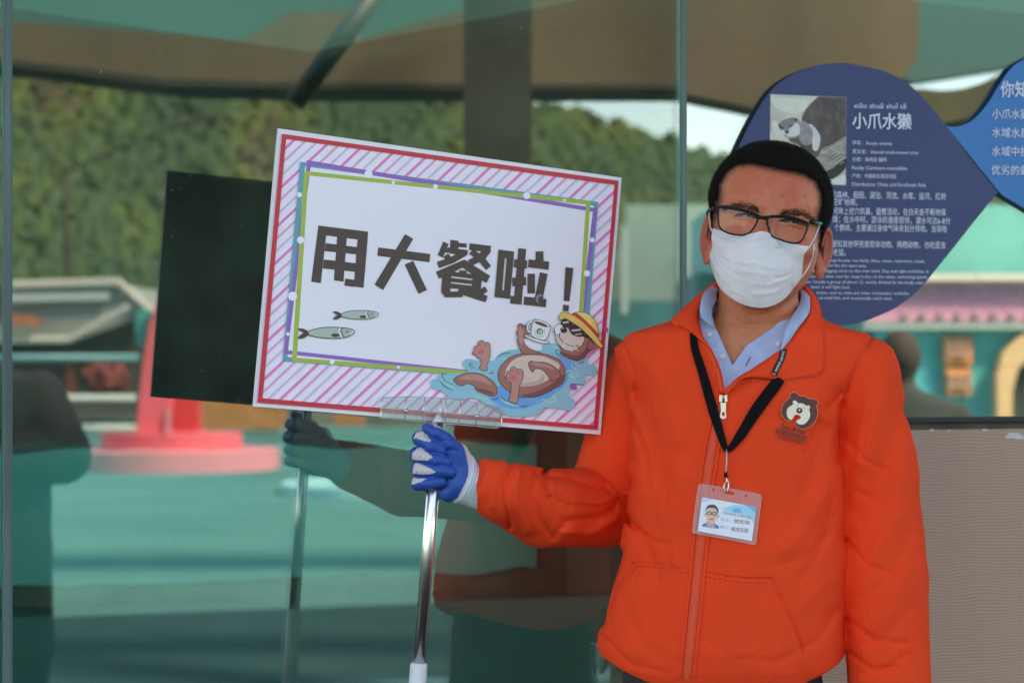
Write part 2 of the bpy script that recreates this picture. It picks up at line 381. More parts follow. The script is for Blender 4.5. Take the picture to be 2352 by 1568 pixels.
ring('rim', 0.80, 0.95, 0.10, mat('rim_blue', (0.32, 0.62, 0.66), 0.4), pl, cx, cy)
disc('water', 0.80, 0.0, 0.05, mat('pool_water', (0.10, 0.35, 0.36), 0.15), pl, cx, cy)
sh = root('shop', 'teal shop front with pink fascia band, cream ledge and orange plaques', 'building', V(2100, 1100, 19))
SD = 19.0
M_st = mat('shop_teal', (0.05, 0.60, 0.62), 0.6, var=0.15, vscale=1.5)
M_stl = mat('shop_teal_pale', (0.15, 0.56, 0.50), 0.6, var=0.2, vscale=0.8)
mb = MB(); VB(mb, 2040, 735, 2900, 1250, SD, 3); mb.build('wall', M_st, sh)
mb = MB(); VB(mb, 1640, 470, 2900, 628, SD + .6, 2.5); mb.build('upper_wall', M_stl, sh)
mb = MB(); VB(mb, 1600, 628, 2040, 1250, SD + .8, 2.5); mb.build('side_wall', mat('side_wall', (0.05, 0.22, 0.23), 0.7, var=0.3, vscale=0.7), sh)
mb = MB(); VB(mb, 2000, 628, 2238, 645, SD - .2, .4); mb.build('ledge', mat('cream', (0.82, 0.80, 0.66), 0.5), sh)
mb = MB(); VB(mb, 2248, 628, 2900, 645, SD - .2, .4); mb.build('ledge', MATS['cream'], sh)
mb = MB(); VB(mb, 1990, 647, 2900, 738, SD - .1, .3); mb.build('band', mat('pink_band', (0.82, 0.36, 0.52), 0.5, var=0.1, vscale=1.0), sh)
for row in (668, 722):
    for k in range(11):
        mb = MB(); u = 2075 + k * 40 + (k * 37 % 9); VB(mb, u, row - 6, u + 16, row + 5, SD - .13, .04); mb.build('stud', mat('stud_grey', (0.50, 0.34, 0.38), 0.6), sh)
mb = MB(); VB(mb, 1985, 741, 2900, 757, SD - .15, .3); mb.build('ledge', mat('ledge_grey', (0.36, 0.46, 0.42), 0.6), sh)
for (u0, v0, u1, v1) in ((2166, 773, 2234, 837), (2172, 846, 2232, 908)):
    mb = MB(); VB(mb, u0, v0, u1, v1, SD - .08, .08); pq = mb.build('plaque', mat('orange_plaque', (0.85, 0.28, 0.09), 0.5, var=0.15, vscale=20), sh)
    mb = MB()
    for k in range(5):
        uu = u0 + 8 + k * 12; VB(mb, uu, v0 + 7 + (k % 2) * 6, uu + 3.5, v1 - 8 - (k * 7 % 3) * 8, SD - .1, .02)
    for k in range(2): VB(mb, u0 + 8, v0 + 16 + k * 24, u1 - 8, v0 + 19 + k * 24, SD - .105, .02)
    mb.build('relief', mat('relief_pale', (0.70, 0.50, 0.38), 0.6), pq)
ar = [(2292, 1240), (2292, 860), (2305, 810), (2335, 780), (2380, 755), (2430, 745), (2480, 760), (2520, 800), (2540, 860), (2540, 1240), (2508, 1240), (2508, 870), (2490, 820), (2450, 790), (2410, 790), (2370, 812), (2338, 850), (2326, 900), (2326, 1240)]
VPR(MB(), ar, SD - .2, .3).build('arch', mat('arch_tan', (0.85, 0.52, 0.27), 0.6, var=0.1), sh)
VPR(MB(), [(2326, 1240), (2326, 900), (2338, 850), (2370, 812), (2410, 790), (2450, 790), (2490, 820), (2508, 870), (2508, 1240)], SD - .03, .05).build('doorway', mat('doorway_dark', (0.03, 0.05, 0.045), 0.7), sh)
# pale wall and fence between pillar and shop
wl = root('plaza_wall', 'pale wall above a dark teal picket fence, right of the pillar', 'wall', V(1500, 1000, 30))
mb = MB(); VB(mb, 1235, 570, 1640, 700, 33, 0.5); mb.build('wall_panel', mat('plaza_pale', (0.20, 0.28, 0.24), 0.8, var=0.5, vscale=0.35), wl)
mb = MB(); VB(mb, 1438, 470, 1640, 760, 32, 0.3); mb.build('wall_panel', mat('plaza_pale2', (0.30, 0.42, 0.36), 0.8, var=0.3, vscale=0.5), wl)
mb = MB(); VB(mb, 1235, 690, 1640, 1000, 31, 0.3); mb.build('fence_panel', mat('dark_teal_fence', (0.03, 0.17, 0.18), 0.6, var=0.3, vscale=2), wl)
mb = MB(); VB(mb, 1428, 520, 1442, 720, 30.5, 0.1); mb.build('post', mat('pale_post', (0.45, 0.5, 0.48), 0.5), wl)

# bare tree whose fork shows in front of the hill
tr = root('bare_tree', 'thin forked tree trunk standing before the wooded hill', 'tree', V(150, 1000, 60))
mb = MB(); mb.tube([V(158, 1000, 60), V(157, 600, 60), V(150, 500, 60), V(152, 392, 60)], [0.10, 0.09, 0.07, 0.05], 7); mb.build('trunk', mat('bark', (0.05, 0.04, 0.03), 0.9), tr, True)
for br in ([(152, 396), (220, 365), (330, 318), (420, 285), (520, 262)], [(150, 392), (90, 330), (20, 265), (-60, 200)], [(1255, 360), (1300, 345), (1400, 330)]):
    if br[0][0] > 1000: continue
    mb = MB(); mb.tube([V(u, v, 60) for u, v in spline(br, 4)], 0.05, 6); mb.build('branch', MATS['bark'], tr, True)

# ================================================================== the building
M_teal = mat('pool_teal', (0.010, 0.36, 0.32), 0.5, var=0.3, vscale=1.3, bump=0.4, bscale=12)
M_rock = mat('artificial_rock', (0.035, 0.05, 0.04), 0.85, var=0.6, vscale=4, bump=0.6, bscale=10)
# inner enclosure: everything as one thing with parts
er = root('otter_enclosure', 'teal painted otter pool with dark rockwork behind the glass', 'enclosure', GL(0, 3.0, 0))
def ragged(s0, s1, zb, zt, amp, n, seed):
    rs = np.random.RandomState(seed); top = [(s, zt + amp * (noise.noise(Vector((s * 6, seed, 0))) + 0.5 * noise.noise(Vector((s * 25, seed, 3))))) for s in np.linspace(s0, s1, n)]
    return top + [(s1, zb), (s0, zb)]
def gprism(m_, pts, t0, t1): return m_.prism([GL(s, t0, z) for s, z in pts], [GL(s, t1, z) for s, z in pts])
gprism(MB(), [(-9, -0.2), (9, -0.2), (9, 3.4), (-9, 3.4)], 3.0, 3.2).build('back_wall', M_rock, er)
gprism(MB(), ragged(-4.5, 0.95, 0.70, 1.17, 0.02, 160, 2), 2.5, 2.99).build('pool_wall', M_teal, er)
gprism(MB(), ragged(0.96, 6.0, 0.70, 1.35, 0.12, 80, 4), 2.3, 2.99).build('rock_face', M_rock, er)
gprism(MB(), [(-6, -0.2), (9, -0.2), (9, 0.79), (-6, 0.79)], 2.22, 2.5).build('pool_ledge', mat('ledge_dark_teal', (0.003, 0.125, 0.11), 0.6, var=0.15, vscale=2), er)
gprism(MB(), ragged(-6, 9, 0.70, 0.835, 0.018, 240, 9), 2.42, 2.495).build('algae_strip', mat('algae', (0.035, 0.075, 0.05), 0.9, var=0.5, vscale=10), er)
gprism(MB(), [(-9, -0.2), (9, -0.2), (9, -0.02), (-9, -0.02)], 0.0, 3.0).build('pool_floor', mat('pool_floor', (0.01, 0.09, 0.075), 0.6, var=0.2), er)
gprism(MB(), [(-6, 2.28), (-0.6, 2.20), (0.2, 2.12), (1.2, 2.35), (2.2, 2.30), (6, 2.2), (6, 3.3), (-6, 3.3)], 2.0, 2.99).build('upper_wall', mat('upper_teal', (0.025, 0.20, 0.17), 0.6, var=0.2, vscale=1.0), er)
for s in (-9.0, 9.0):
    mb = MB(); mb.box((s, 0.1, -0.2), (s + 0.2, 3.2, 4.2), lambda x, y, z: GL(x, y, z)); mb.build('side_wall', M_rock, er)
# building shell: wall below the right window, header, added shading roof
br_ = root('building', 'glass fronted building with a mauve ribbed stone apron and an added unseen shading roof', 'building', GL(3, 0.2, 0))
z_sill = GP(2200, 968).z
s_join = (GP(1569, 800) - G0).dot(GX)
M_stone = mat('wave_stone', (0.26, 0.17, 0.145), 0.7)
def wave_stone(m):
    n = m.node_tree; b = n.nodes['Principled BSDF']
    tc = n.nodes.new('ShaderNodeTexCoord')
    wv = n.nodes.new('ShaderNodeTexWave'); wv.wave_type = 'BANDS'; wv.bands_direction = 'Z'; wv.wave_profile = 'SIN'
    wv.inputs['Scale'].default_value = 62.0; wv.inputs['Distortion'].default_value = 9.0; wv.inputs['Detail'].default_value = 1.5; wv.inputs['Detail Scale'].default_value = 0.22
    mp = n.nodes.new('ShaderNodeMapping'); mp.inputs['Scale'].default_value = (1, 1, 1)
    n.links.new(tc.outputs['Object'], mp.inputs[0]); n.links.new(mp.outputs[0], wv.inputs[0])
    ns = n.nodes.new('ShaderNodeTexNoise'); ns.inputs['Scale'].default_value = 5; ns.inputs['Detail'].default_value = 4; n.links.new(tc.outputs['Object'], ns.inputs[0])
    c1 = n.nodes.new('ShaderNodeMix'); c1.data_type = 'RGBA'; c1.inputs[6].default_value = (0.47, 0.28, 0.20, 1); c1.inputs[7].default_value = (0.58, 0.38, 0.22, 1)
    n.links.new(ns.outputs['Fac'], c1.inputs[0])
    c2 = n.nodes.new('ShaderNodeMix'); c2.data_type = 'RGBA'; n.links.new(wv.outputs['Fac'], c2.inputs[0]); c2.inputs[6].default_value = (0.42, 0.245, 0.205, 1); n.links.new(c1.outputs[2], c2.inputs[7])
    n.links.new(c2.outputs[2], b.inputs['Base Color'])
    bp = n.nodes.new('ShaderNodeBump'); bp.inputs['Strength'].default_value = 0.2; bp.inputs['Distance'].default_value = 0.003
    n.links.new(wv.outputs['Fac'], bp.inputs['Height']); n.links.new(bp.outputs[0], b.inputs['Normal'])
wave_stone(M_stone)
zs2 = GP(2200, 986).z
mb = MB(); gprism(mb, [(s_join + .05, 0), (8, 0), (8, zs2), (s_join + .05, zs2)], 0.0, 0.25); mb.build('stone_apron', M_stone, br_)
mb = MB(); gprism(mb, [(s_join + .05, zs2 + .0005), (8, zs2 + .0005), (8, z_sill - .0005), (s_join + .05, z_sill - .0005)], 0.006, 0.22); mb.build('sill', mat('sill_mortar', (0.085, 0.07, 0.055), 0.85, var=0.3, vscale=25, bump=.5, bscale=120), br_)
mb = MB(); gprism(mb, [(s_join + .05, z_sill), (8, z_sill), (8, z_sill + .008), (s_join + .05, z_sill + .008)], -0.004, 0.03); mb.build('gasket', mat('black_rubber', (0.012, 0.012, 0.012), 0.5), br_)
# chipped render patch (white) on the apron
rs = np.random.RandomState(5)
pts = [(2330 + (20 + 5 * math.sin(3 * a) + rs.uniform(-2, 2)) * math.cos(a), 1001 + (9 + 3 * math.sin(2 * a + 1) + rs.uniform(-1, 1)) * math.sin(a)) for a in np.linspace(0, 2 * math.pi, 26)[:-1]]
mb = MB(); mb.prism([GP(u, v, 0.0012) for u, v in pts], [GP(u, v, -0.002) for u, v in pts]); mb.build('plaster_patch', mat('patch_white', (0.62, 0.58, 0.58), 0.8), br_)
for (u, v, r) in ((2262, 987, 4), (2140, 987, 3.5), (2180, 988, 2.5), (2250, 1090, 1.2)):
    pts = ell(u, v, r * 1.6, r * .7, 0, 9); mb = MB(); mb.prism([GP(a, b, 0.001) for a, b in pts], [GP(a, b, -0.002) for a, b in pts]); mb.build('plaster_patch', MATS['patch_white'], br_)
mb = MB(); gprism(mb, [(-9, 3.4), (9, 3.4), (9, 3.6), (-9, 3.6)], 0.0, 0.2); mb.build('header', mat('header_paint', (0.10, 0.25, 0.24), 0.7), br_)
mb = MB(); mb.box((-9, -2.2, 3.61), (9, 1.9, 3.7), lambda x, y, z: GL(x, y, z)); mb.build('added_shade_roof', mat('added_roof_soffit', (0.14, 0.15, 0.14), 0.8), br_)  # unseen overhang added to cut light on the man's head and back
mb = MB(); mb.box((-9.2, 3.21, 0), (9.2, 6.0, 3.4), lambda x, y, z: GL(x, y, z)); mb.build('rear_block', mat('rear_render', (0.3, 0.3, 0.28), 0.8), br_)
for s in (-9.3, 9.0):
    mb = MB(); mb.box((s, 0.0, 0), (s + .3, 0.1, 4.2), lambda x, y, z: GL(x, y, z)); mb.build('end_pier', MATS['rear_render'], br_)
# glass
def glass_mat(name, fac, tint):
    m = bpy.data.materials.new(name); m.use_nodes = True; n = m.node_tree; n.nodes.remove(n.nodes['Principled BSDF'])
    out = n.nodes['Material Output']; g = n.nodes.new('ShaderNodeBsdfGlossy'); g.inputs['Roughness'].default_value = 0.0; g.inputs['Color'].default_value = (0.86, 0.97, 0.94, 1)
    t = n.nodes.new('ShaderNodeBsdfTransparent'); t.inputs[0].default_value = (*tint, 1)
    lw = n.nodes.new('ShaderNodeFresnel'); lw.inputs[0].default_value = 1.5
    mr = n.nodes.new('ShaderNodeMapRange'); mr.inputs[1].default_value = 0.04; mr.inputs[2].default_value = 1.0; mr.inputs[3].default_value = fac; mr.inputs[4].default_value = 1.0
    mx = n.nodes.new('ShaderNodeMixShader'); n.links.new(lw.outputs[0], mr.inputs[0]); n.links.new(mr.outputs[0], mx.inputs[0])
    n.links.new(t.outputs[0], mx.inputs[1]); n.links.new(g.outputs[0], mx.inputs[2])
    # dried drips, wiping marks and dust specks on the pane
    tc = n.nodes.new('ShaderNodeTexCoord'); mp = n.nodes.new('ShaderNodeMapping'); mp.inputs['Scale'].default_value = (1, 1, 0.3); n.links.new(tc.outputs['Object'], mp.inputs[0])
    n1 = n.nodes.new('ShaderNodeTexNoise'); n1.inputs['Scale'].default_value = 3.5; n1.inputs['Detail'].default_value = 6; n1.inputs['Distortion'].default_value = 1.5; n.links.new(mp.outputs[0], n1.inputs['Vector'])
    r1 = n.nodes.new('ShaderNodeMapRange'); r1.inputs[1].default_value = 0.45; r1.inputs[2].default_value = 0.8; r1.inputs[3].default_value = 0.0; r1.inputs[4].default_value = 0.014; n.links.new(n1.outputs['Fac'], r1.inputs[0])
    n2 = n.nodes.new('ShaderNodeTexNoise'); n2.inputs['Scale'].default_value = 180; n2.inputs['Detail'].default_value = 1; n.links.new(tc.outputs['Object'], n2.inputs['Vector'])
    r2 = n.nodes.new('ShaderNodeMapRange'); r2.inputs[1].default_value = 0.74; r2.inputs[2].default_value = 0.80; r2.inputs[3].default_value = 0.0; r2.inputs[4].default_value = 0.25; n.links.new(n2.outputs['Fac'], r2.inputs[0])
    ad = n.nodes.new('ShaderNodeMath'); ad.operation = 'ADD'; n.links.new(r1.outputs[0], ad.inputs[0]); n.links.new(r2.outputs[0], ad.inputs[1])
    df = n.nodes.new('ShaderNodeBsdfDiffuse'); df.inputs[0].default_value = (0.45, 0.52, 0.47, 1); m2 = n.nodes.new('ShaderNodeMixShader'); n.links.new(ad.outputs[0], m2.inputs[0]); n.links.new(mx.outputs[0], m2.inputs[1]); n.links.new(df.outputs[0], m2.inputs[2]); n.links.new(m2.outputs[0], out.inputs[0]); return m
G_FRONT = glass_mat('glass_front', 0.175, (0.86, 0.96, 0.93)); G_FRONT2 = glass_mat('glass_front_right', 0.27, (0.86, 0.96, 0.93)); G_REAR = glass_mat('glass_rear', 0.07, (0.9, 0.97, 0.95))
s_left = (GP(17, 800) - G0).dot(GX)
def sub_root(name, loc, parent, label):
    o = bpy.data.objects.new(name, None); COL.objects.link(o); o.location = loc; attach(o, parent); o['label'] = label; return o
def pane(s0, s1, z0, label, gf=None):
    r_ = sub_root('glass_pane', GL((s0 + s1) / 2, 0, z0), br_, label)
    mb = MB(); mb.add([GL(s0, 0.0, z0), GL(s1, 0.0, z0), GL(s1, 0.0, 3.4), GL(s0, 0.0, 3.4)], [(0, 1, 2, 3)]); mb.build('front_face', gf or G_FRONT, r_)
    mb = MB(); mb.add([GL(s0, 0.014, z0), GL(s1, 0.014, z0), GL(s1, 0.014, 3.4), GL(s0, 0.014, 3.4)], [(0, 1, 2, 3)]); mb.build('rear_face', G_REAR, r_)
    return r_
pane(s_left + .006, s_join - .005, 0.02, 'large reflective teal glass pane behind the man and his placard, reaching the floor')
pane(s_join + .005, s_join + 2.4, z_sill + .008, 'shorter glass pane above the stone apron, behind the blue information boards', G_FRONT2)
pane(s_left - 2.4, s_left - .006, 0.02, 'sliver of glass pane left of the leftmost upright joint')
# joints
M_jt = mat('joint_metal', (0.12, 0.15, 0.155), 0.35, metal=0.3, var=0.2, vscale=40, stretch=(1, 1, 0.1)); M_ge = mat('glass_edge', (0.05, 0.20, 0.17), 0.25)
def joint(s, w, label):
    r_ = sub_root('glass_joint', GL(s, 0, 0), br_, label)
    mb = MB(); mb.box((s - w * .3, -.003, 0), (s + w * .3, .014, 3.4), lambda x, y, z: GL(x, y, z)); mb.build('bead', M_jt, r_)
    for q in (-1, 1):
        mb = MB(); a = s + q * w * .3; b2 = s + q * w * .5
        mb.box((min(a, b2), -.001, 0), (max(a, b2), .013, 3.4), lambda x, y, z: GL(x, y, z)); mb.build('glass_edge', M_ge, r_)
joint(s_join, .012, 'thin grey upright joint between the panes, just left of the man')
joint(s_left, .014, 'grey green upright joint at the far left edge of the photo')
# ================================================================== hand-held placard
K = 2352.0 / 4096.0
def Z(ox, oy, sc):
    return lambda x, y: ((ox + x / sc) * K, (oy + y / sc) * K)
ZS = Z(1000, 480, 1.225); ZG = Z(1720, 920, 3.92); ZO = Z(1650, 1200, 2.7034); ZF = Z(1150, 1180, 5.88); ZH = Z(1500, 1550, 2.6133); ZP = Z(1000, 1500, 1.27375)
def zp(z, pts): return [z(*p[:2]) for p in pts]
tl, tr, br, bl = ZS(140, 42), ZS(1821, 283), ZS(1717, 1540), ZS(18, 1402)
A = P(*tl, 3.09); B = P(*tr, 3.325); C = P(*bl, 3.095)
SN = (B - A).cross(C - A).normalized()
if SN.y > 0: SN = -SN                                  # faces the viewer
def SP(u, v, off=0.0): return plane_hit(u, v, A, SN, off)
sg = root('placard', 'tilted white placard with pink striped border and brown Chinese characters on a chrome pole', 'sign', SP(1008, 965, -0.01))
front = [SP(*q) for q in (tl, tr, br, bl)]
mb = MB(); mb.prism(front, [p - SN * 0.005 for p in front]); mb.build('board', mat('board_foam', (0.86, 0.80, 0.86), 0.45, var=0.02, vscale=8), sg)
mb = MB(); fr_ = [SP(*q, -0.00505) for q in (tl, tr, br, bl)]; mb.prism(fr_, [p - SN * 0.0004 for p in fr_]); mb.build('backing_sheet', mat('back_dark', (0.02, 0.025, 0.022), 0.7), sg)
def pm(name, r, g, b, rough=0.4): return mat(name, srgb(r, g, b), rough, var=0.03, vscale=60)
SGM = {
 'border': pm('print_red', 222, 58, 70), 'stripe_pink': pm('print_pink', 250, 130, 195), 'stripe_rose': pm('print_rose', 240, 172, 208), 'stripe_lilac': pm('print_lilac', 222, 198, 226),
 'stripe_ground': pm('print_ground', 250, 236, 248), 'panel': mat('print_panel', srgb(248, 238, 247), 0.38), 'teal_frame': pm('print_teal', 92, 165, 180), 'purple_frame': pm('print_purple', 160, 108, 190), 'green_frame': pm('print_green', 172, 192, 82),
 'dot': mat('print_dot', srgb(250, 244, 252), 0.4), 'lettering': pm('print_brown', 88, 68, 62), 'scuff': mat('scuff', srgb(150, 140, 145), 0.5)}
pr_ = Print(SP)
quad = lambda z, *q: zp(z, q)
def inset_ring(key, outer, inner): pr_.poly(key, zp(ZS, outer), [zp(ZS, inner)])
inner = [(177, 92), (1786, 318), (1684, 1494), (62, 1362)]
pr_.poly('stripe_ground', zp(ZS, inner))
def clip(poly, conv):
    out = poly
    for i in range(len(conv)):
        a = conv[i]; b = conv[(i + 1) % len(conv)]; inp = out; out = []
        f = lambda p: (b[0] - a[0]) * (p[1] - a[1]) - (b[1] - a[1]) * (p[0] - a[0])
        for j in range(len(inp)):
            p, q = inp[j], inp[(j + 1) % len(inp)]; fp, fq = f(p), f(q)
            if fp >= 0: out.append(p)
            if (fp >= 0) != (fq >= 0):
                t = fp / (fp - fq); out.append((p[0] + (q[0] - p[0]) * t, p[1] + (q[1] - p[1]) * t))
        if not out: break
    return out
for k in range(-12, 60):
    # stripes climb to the right; spacing measured along the top edge
    x0 = 210 + 53.3 * k; key = ('stripe_pink', 'stripe_rose', 'stripe_lilac')[k % 3]
    w2 = 9.5 if k % 3 == 0 else 8.5
    base_ = (x0, 100 + (x0 - 177) * 0.14)
    dx, dy = 80, -75
    L = 22
    pl_ = [(base_[0] - w2 - dx * L, base_[1] - dy * L), (base_[0] + w2 - dx * L, base_[1] - dy * L), (base_[0] + w2 + dx * L, base_[1] + dy * L), (base_[0] - w2 + dx * L, base_[1] + dy * L)]
    c_ = clip(pl_, inner)
    if len(c_) >= 3: pr_.poly(key, zp(ZS, c_))
inset_ring('border', [(157, 68), (1806, 298), (1704, 1517), (36, 1384)], inner)
pr_.poly('panel', zp(ZS, [(252, 222), (1700, 420), (1640, 1300), (168, 1172)]))
inset_ring('teal_frame', [(247, 205), (1707, 402), (1636, 1300), (160, 1180)], [(270, 228), (1684, 419), (1616, 1278), (184, 1160)])
inset_ring('purple_frame', [(280, 197), (1703, 434), (1600, 1300), (165, 1145)], [(298, 222), (1680, 450), (1580, 1280), (186, 1128)])
inset_ring('green_frame', [(265, 250), (1668, 397), (1610, 1290), (205, 1182)], [(286, 272), (1646, 414), (1590, 1268), (230, 1164)])
for x, y, r in ((581, 265, 20), (702, 307, 8), (909, 326, 12), (1356, 371, 17), (1541, 393, 7), (242, 367, 13), (248, 588, 18), (209, 863, 22), (186, 1048, 9), (402, 1184, 12), (727, 1210, 8), (1677, 588, 12), (1651, 751, 16)):
    pr_.poly('dot', zp(ZS, ell(x, y, r, r)))
LT = 'lettering'
for q in ([(335, 517), (579, 547), (575, 592), (330, 560)], [(335, 517), (378, 522), (347, 799), (300, 792)], [(371, 603), (573, 629), (570, 663), (366, 642)], [(362, 683), (566, 707), (563, 749), (357, 727)],
          [(428, 565), (475, 570), (458, 792), (411, 785)], [(528, 575), (577, 580), (556, 822), (508, 815)], [(467, 776), (512, 783), (508, 818), (462, 811)],
          [(628, 624), (883, 656), (880, 697), (624, 665)], [(760, 559), (800, 582), (652, 833), (610, 806)], [(758, 708), (800, 690), (867, 832), (826, 852)]):
    pr_.poly(LT, zp(ZS, q))
for q in ([(207, 180), (293, 220), (203, 433), (120, 395)], [(320, 152), (448, 170), (440, 380), (308, 370)], [(446, 200), (578, 213), (573, 275), (436, 265)], [(275, 272), (592, 315), (588, 378), (232, 352)],
          [(592, 315), (585, 390), (380, 512), (140, 598), (108, 497), (300, 438), (440, 360)], [(212, 420), (285, 365), (345, 440), (240, 480)],
          [(622, 208), (958, 247), (950, 350), (615, 312)], [(948, 350), (868, 452), (655, 562), (590, 475), (740, 400), (815, 325)], [(612, 368), (668, 316), (718, 325), (870, 450), (958, 562), (880, 628), (762, 488)],
          [(540, 462), (560, 520), (508, 590), (380, 655), (190, 738), (140, 762), (92, 652)], [(540, 462), (943, 718), (885, 828), (655, 690), (508, 588)],
          [(455, 670), (458, 630), (573, 635), (578, 690)], [(450, 915), (600, 940), (840, 1008), (905, 1033), (870, 1132), (512, 1015)], [(797, 922), (862, 880), (907, 955), (840, 1008), (710, 985), (745, 955)],
          [(1384, 284), (1508, 298), (1436, 1168), (1310, 1155)], [(1323, 455), (1525, 480), (1516, 605), (1313, 582)], [(1288, 747), (1505, 735), (1509, 865), (1293, 882)], [(1264, 1030), (1330, 1036), (1320, 1157), (1256, 1150)],
          [(1656, 335), (1778, 332), (1780, 490), (1655, 475)], [(1548, 458), (1869, 495), (1860, 622), (1537, 583)], [(1530, 682), (1647, 685), (1645, 990), (1528, 992)], [(1723, 660), (1844, 690), (1768, 1078), (1645, 1062)], [(1478, 1040), (1826, 1080), (1815, 1208), (1467, 1168)],
          [(2125, 580), (2249, 596), (2187, 1115), (2096, 1108)], [(2090, 1168), (2181, 1178), (2172, 1276), (2082, 1268)]):
    pr_.poly(LT, zp(ZG, q))
pr_.poly(LT, zp(ZG, [(190, 730), (380, 655), (660, 690), (815, 760), (797, 922), (745, 955), (715, 985), (595, 940), (512, 1015), (513, 1050), (238, 1053), (175, 970)]),
         [zp(ZG, [(335, 722), (668, 762), (667, 788), (333, 748)]), zp(ZG, [(328, 810), (662, 848), (660, 872), (326, 834)]), zp(ZG, [(318, 908), (450, 920), (440, 962), (315, 962)])])
pr_.poly(LT, zp(ZG, [(1075, 305), (1320, 337), (1254, 1075), (1011, 1050)]), [zp(ZG, [(1173, 437), (1205, 440), (1160, 948), (1131, 942)])])
pr_.line('scuff', zp(ZG, ell(1735, 1088, 58, 68, 0, 24, -20, -250)), 6, taper=True)
for key, mb in pr_.parts.items(): o = mb.build(key, SGM[key], sg)
for o in bpy.data.objects:
    if o.name == 'dot': o['kind'] = 'stuff'

# two little fish
def fish(z, dx, dy, s, pr2):
    T = lambda pts: [((z(dx + x * s, dy + y * s))) for x, y in pts]
    body = spline([(500, 855), (640, 800), (850, 762), (1090, 755), (1330, 768), (1500, 800), (1560, 830), (1560, 880), (1480, 950), (1330, 1000), (1100, 1015), (800, 1000), (600, 965), (505, 930)], 6, True)
    tail1 = spline([(245, 795), (330, 780), (430, 815), (500, 870), (490, 900), (400, 890), (300, 840)], 5, True)
    tail2 = spline([(250, 1012), (300, 940), (390, 890), (495, 900), (490, 935), (420, 990), (330, 1025)], 5, True)
    pr2.poly('outline', T(tail1)); pr2.poly('outline', T(tail2))
    pr2.line('outline', T(body), 2.2 * s * .9, closed=True); pr2.poly('scales', T(body))
    pr2.line('outline', T(body), 2.0 * s, closed=True)
    for w_, key, o in ((4.5, 'shine', 0), (1.4, 'outline', 22), (1.4, 'outline', 48)):
        pr2.line(key, T([(1245 + o, 772), (1225 + o, 840), (1245 + o, 910), (1295 + o, 1003)]), w_ * s)
    pr2.poly('outline', T(spline([(1020, 943), (1080, 905), (1160, 903), (1222, 930), (1220, 960), (1150, 985), (1080, 980)], 5, True)))
    pr2.poly('outline', T(ell(1398, 862, 28, 34))); pr2.poly('shine', T(ell(1396, 868, 10, 14)))
    pr2.line('shine', T([(1530, 835), (1540, 870), (1480, 930)]), 3 * s)
FM = {'outline': pm('fish_line', 92, 66, 62), 'scales': mat('fish_grey', srgb(184, 194, 182), 0.4, var=.03, vscale=200), 'shine': mat('fish_shine', srgb(242, 238, 242), 0.4)}
for dx, dy, s in ((0, 0, 1.0), (1070 - 245 * .80, 385 - 780 * .80 - 5, .80)):
    p2 = Print(SP); p2.off = pr_.off
    fish(ZF, dx, dy, s, p2)
    keys = list(p2.parts)
    f0 = p2.parts['scales'].build('printed_fish', FM['scales'], sg)
    for key in keys:
        if key != 'scales': p2.parts[key].build(key, FM[key], f0)
# bathing otter illustration
OM = {}
for nme, c in dict(water=(138, 198, 214), deep_water=(98, 168, 226), ripple=(160, 215, 205), ink=(62, 44, 44), fur=(178, 112, 102), fur_light=(203, 142, 130), fur_dark=(140, 80, 76), belly=(228, 200, 186), belly_shade=(208, 172, 158), pad=(222, 106, 118), cup=(238, 236, 240), tea=(150, 56, 50), emblem_green=(78, 140, 82), glasses=(58, 42, 44), glint=(215, 195, 195), hat=(240, 196, 104), hat_light=(250, 214, 130), hat_band=(222, 62, 56), whisker=(245, 238, 236), drop=(215, 70, 130), purple=(150, 98, 180)).items():
    OM[nme] = pm('art_' + nme, *c)
po = Print(SP); po.off = pr_.off + 0.0001
S_ = lambda pts, n=6: spline(zp(ZO, pts), n, True)
def shape(key, pts, ink=1.3):
    q = S_(pts); po.poly(key, q)
    if ink: po.line('ink', q, ink, closed=True)
shape('water', [(540, 680), (570, 640), (640, 635), (720, 655), (800, 650), (880, 655), (900, 620), (960, 570), (1040, 540), (1130, 530), (1200, 540), (1300, 550), (1400, 535), (1405, 490), (1450, 470), (1560, 475), (1640, 560), (1800, 640), (1880, 620), (1900, 690), (1960, 700), (1998, 760), (1985, 805), (1930, 812), (1870, 805), (1868, 860), (1855, 905), (1790, 905), (1710, 905), (1700, 960), (1690, 1040), (1745, 1075), (1755, 1130), (1730, 1175), (1690, 1190), (1570, 1170), (1420, 1165), (1380, 1220), (1290, 1250), (1180, 1262), (1050, 1250), (940, 1210), (860, 1160), (780, 1130), (730, 1080), (640, 1060), (540, 1070), (440, 1060), (370, 1030), (330, 985), (240, 960), (205, 910), (210, 860), (260, 845), (280, 805), (340, 795), (480, 790), (600, 780), (560, 730)], 0)
shape('deep_water', [(860, 960), (840, 1060), (960, 1150), (1180, 1175), (1330, 1130), (1480, 1050), (1600, 960), (1690, 840), (1760, 700), (1700, 650), (1560, 620), (1300, 800)], 0)
for ln in ([(330, 800), (320, 850), (400, 920), (510, 950)], [(620, 960), (700, 1040), (820, 1080), (800, 1110), (940, 1125)], [(950, 1035), (1000, 1100), (1150, 1155)], [(1310, 1115), (1420, 1070), (1450, 1110), (1550, 1080), (1520, 1040), (1570, 990), (1530, 960)], [(1660, 860), (1650, 790), (1720, 760), (1700, 830), (1790, 820), (1770, 770), (1720, 700), (1750, 660)], [(940, 640), (1010, 630), (960, 700)], [(1500, 500), (1560, 520), (1540, 580)]):
    po.line('ripple', spline(zp(ZO, ln), 6), 5, taper=True)
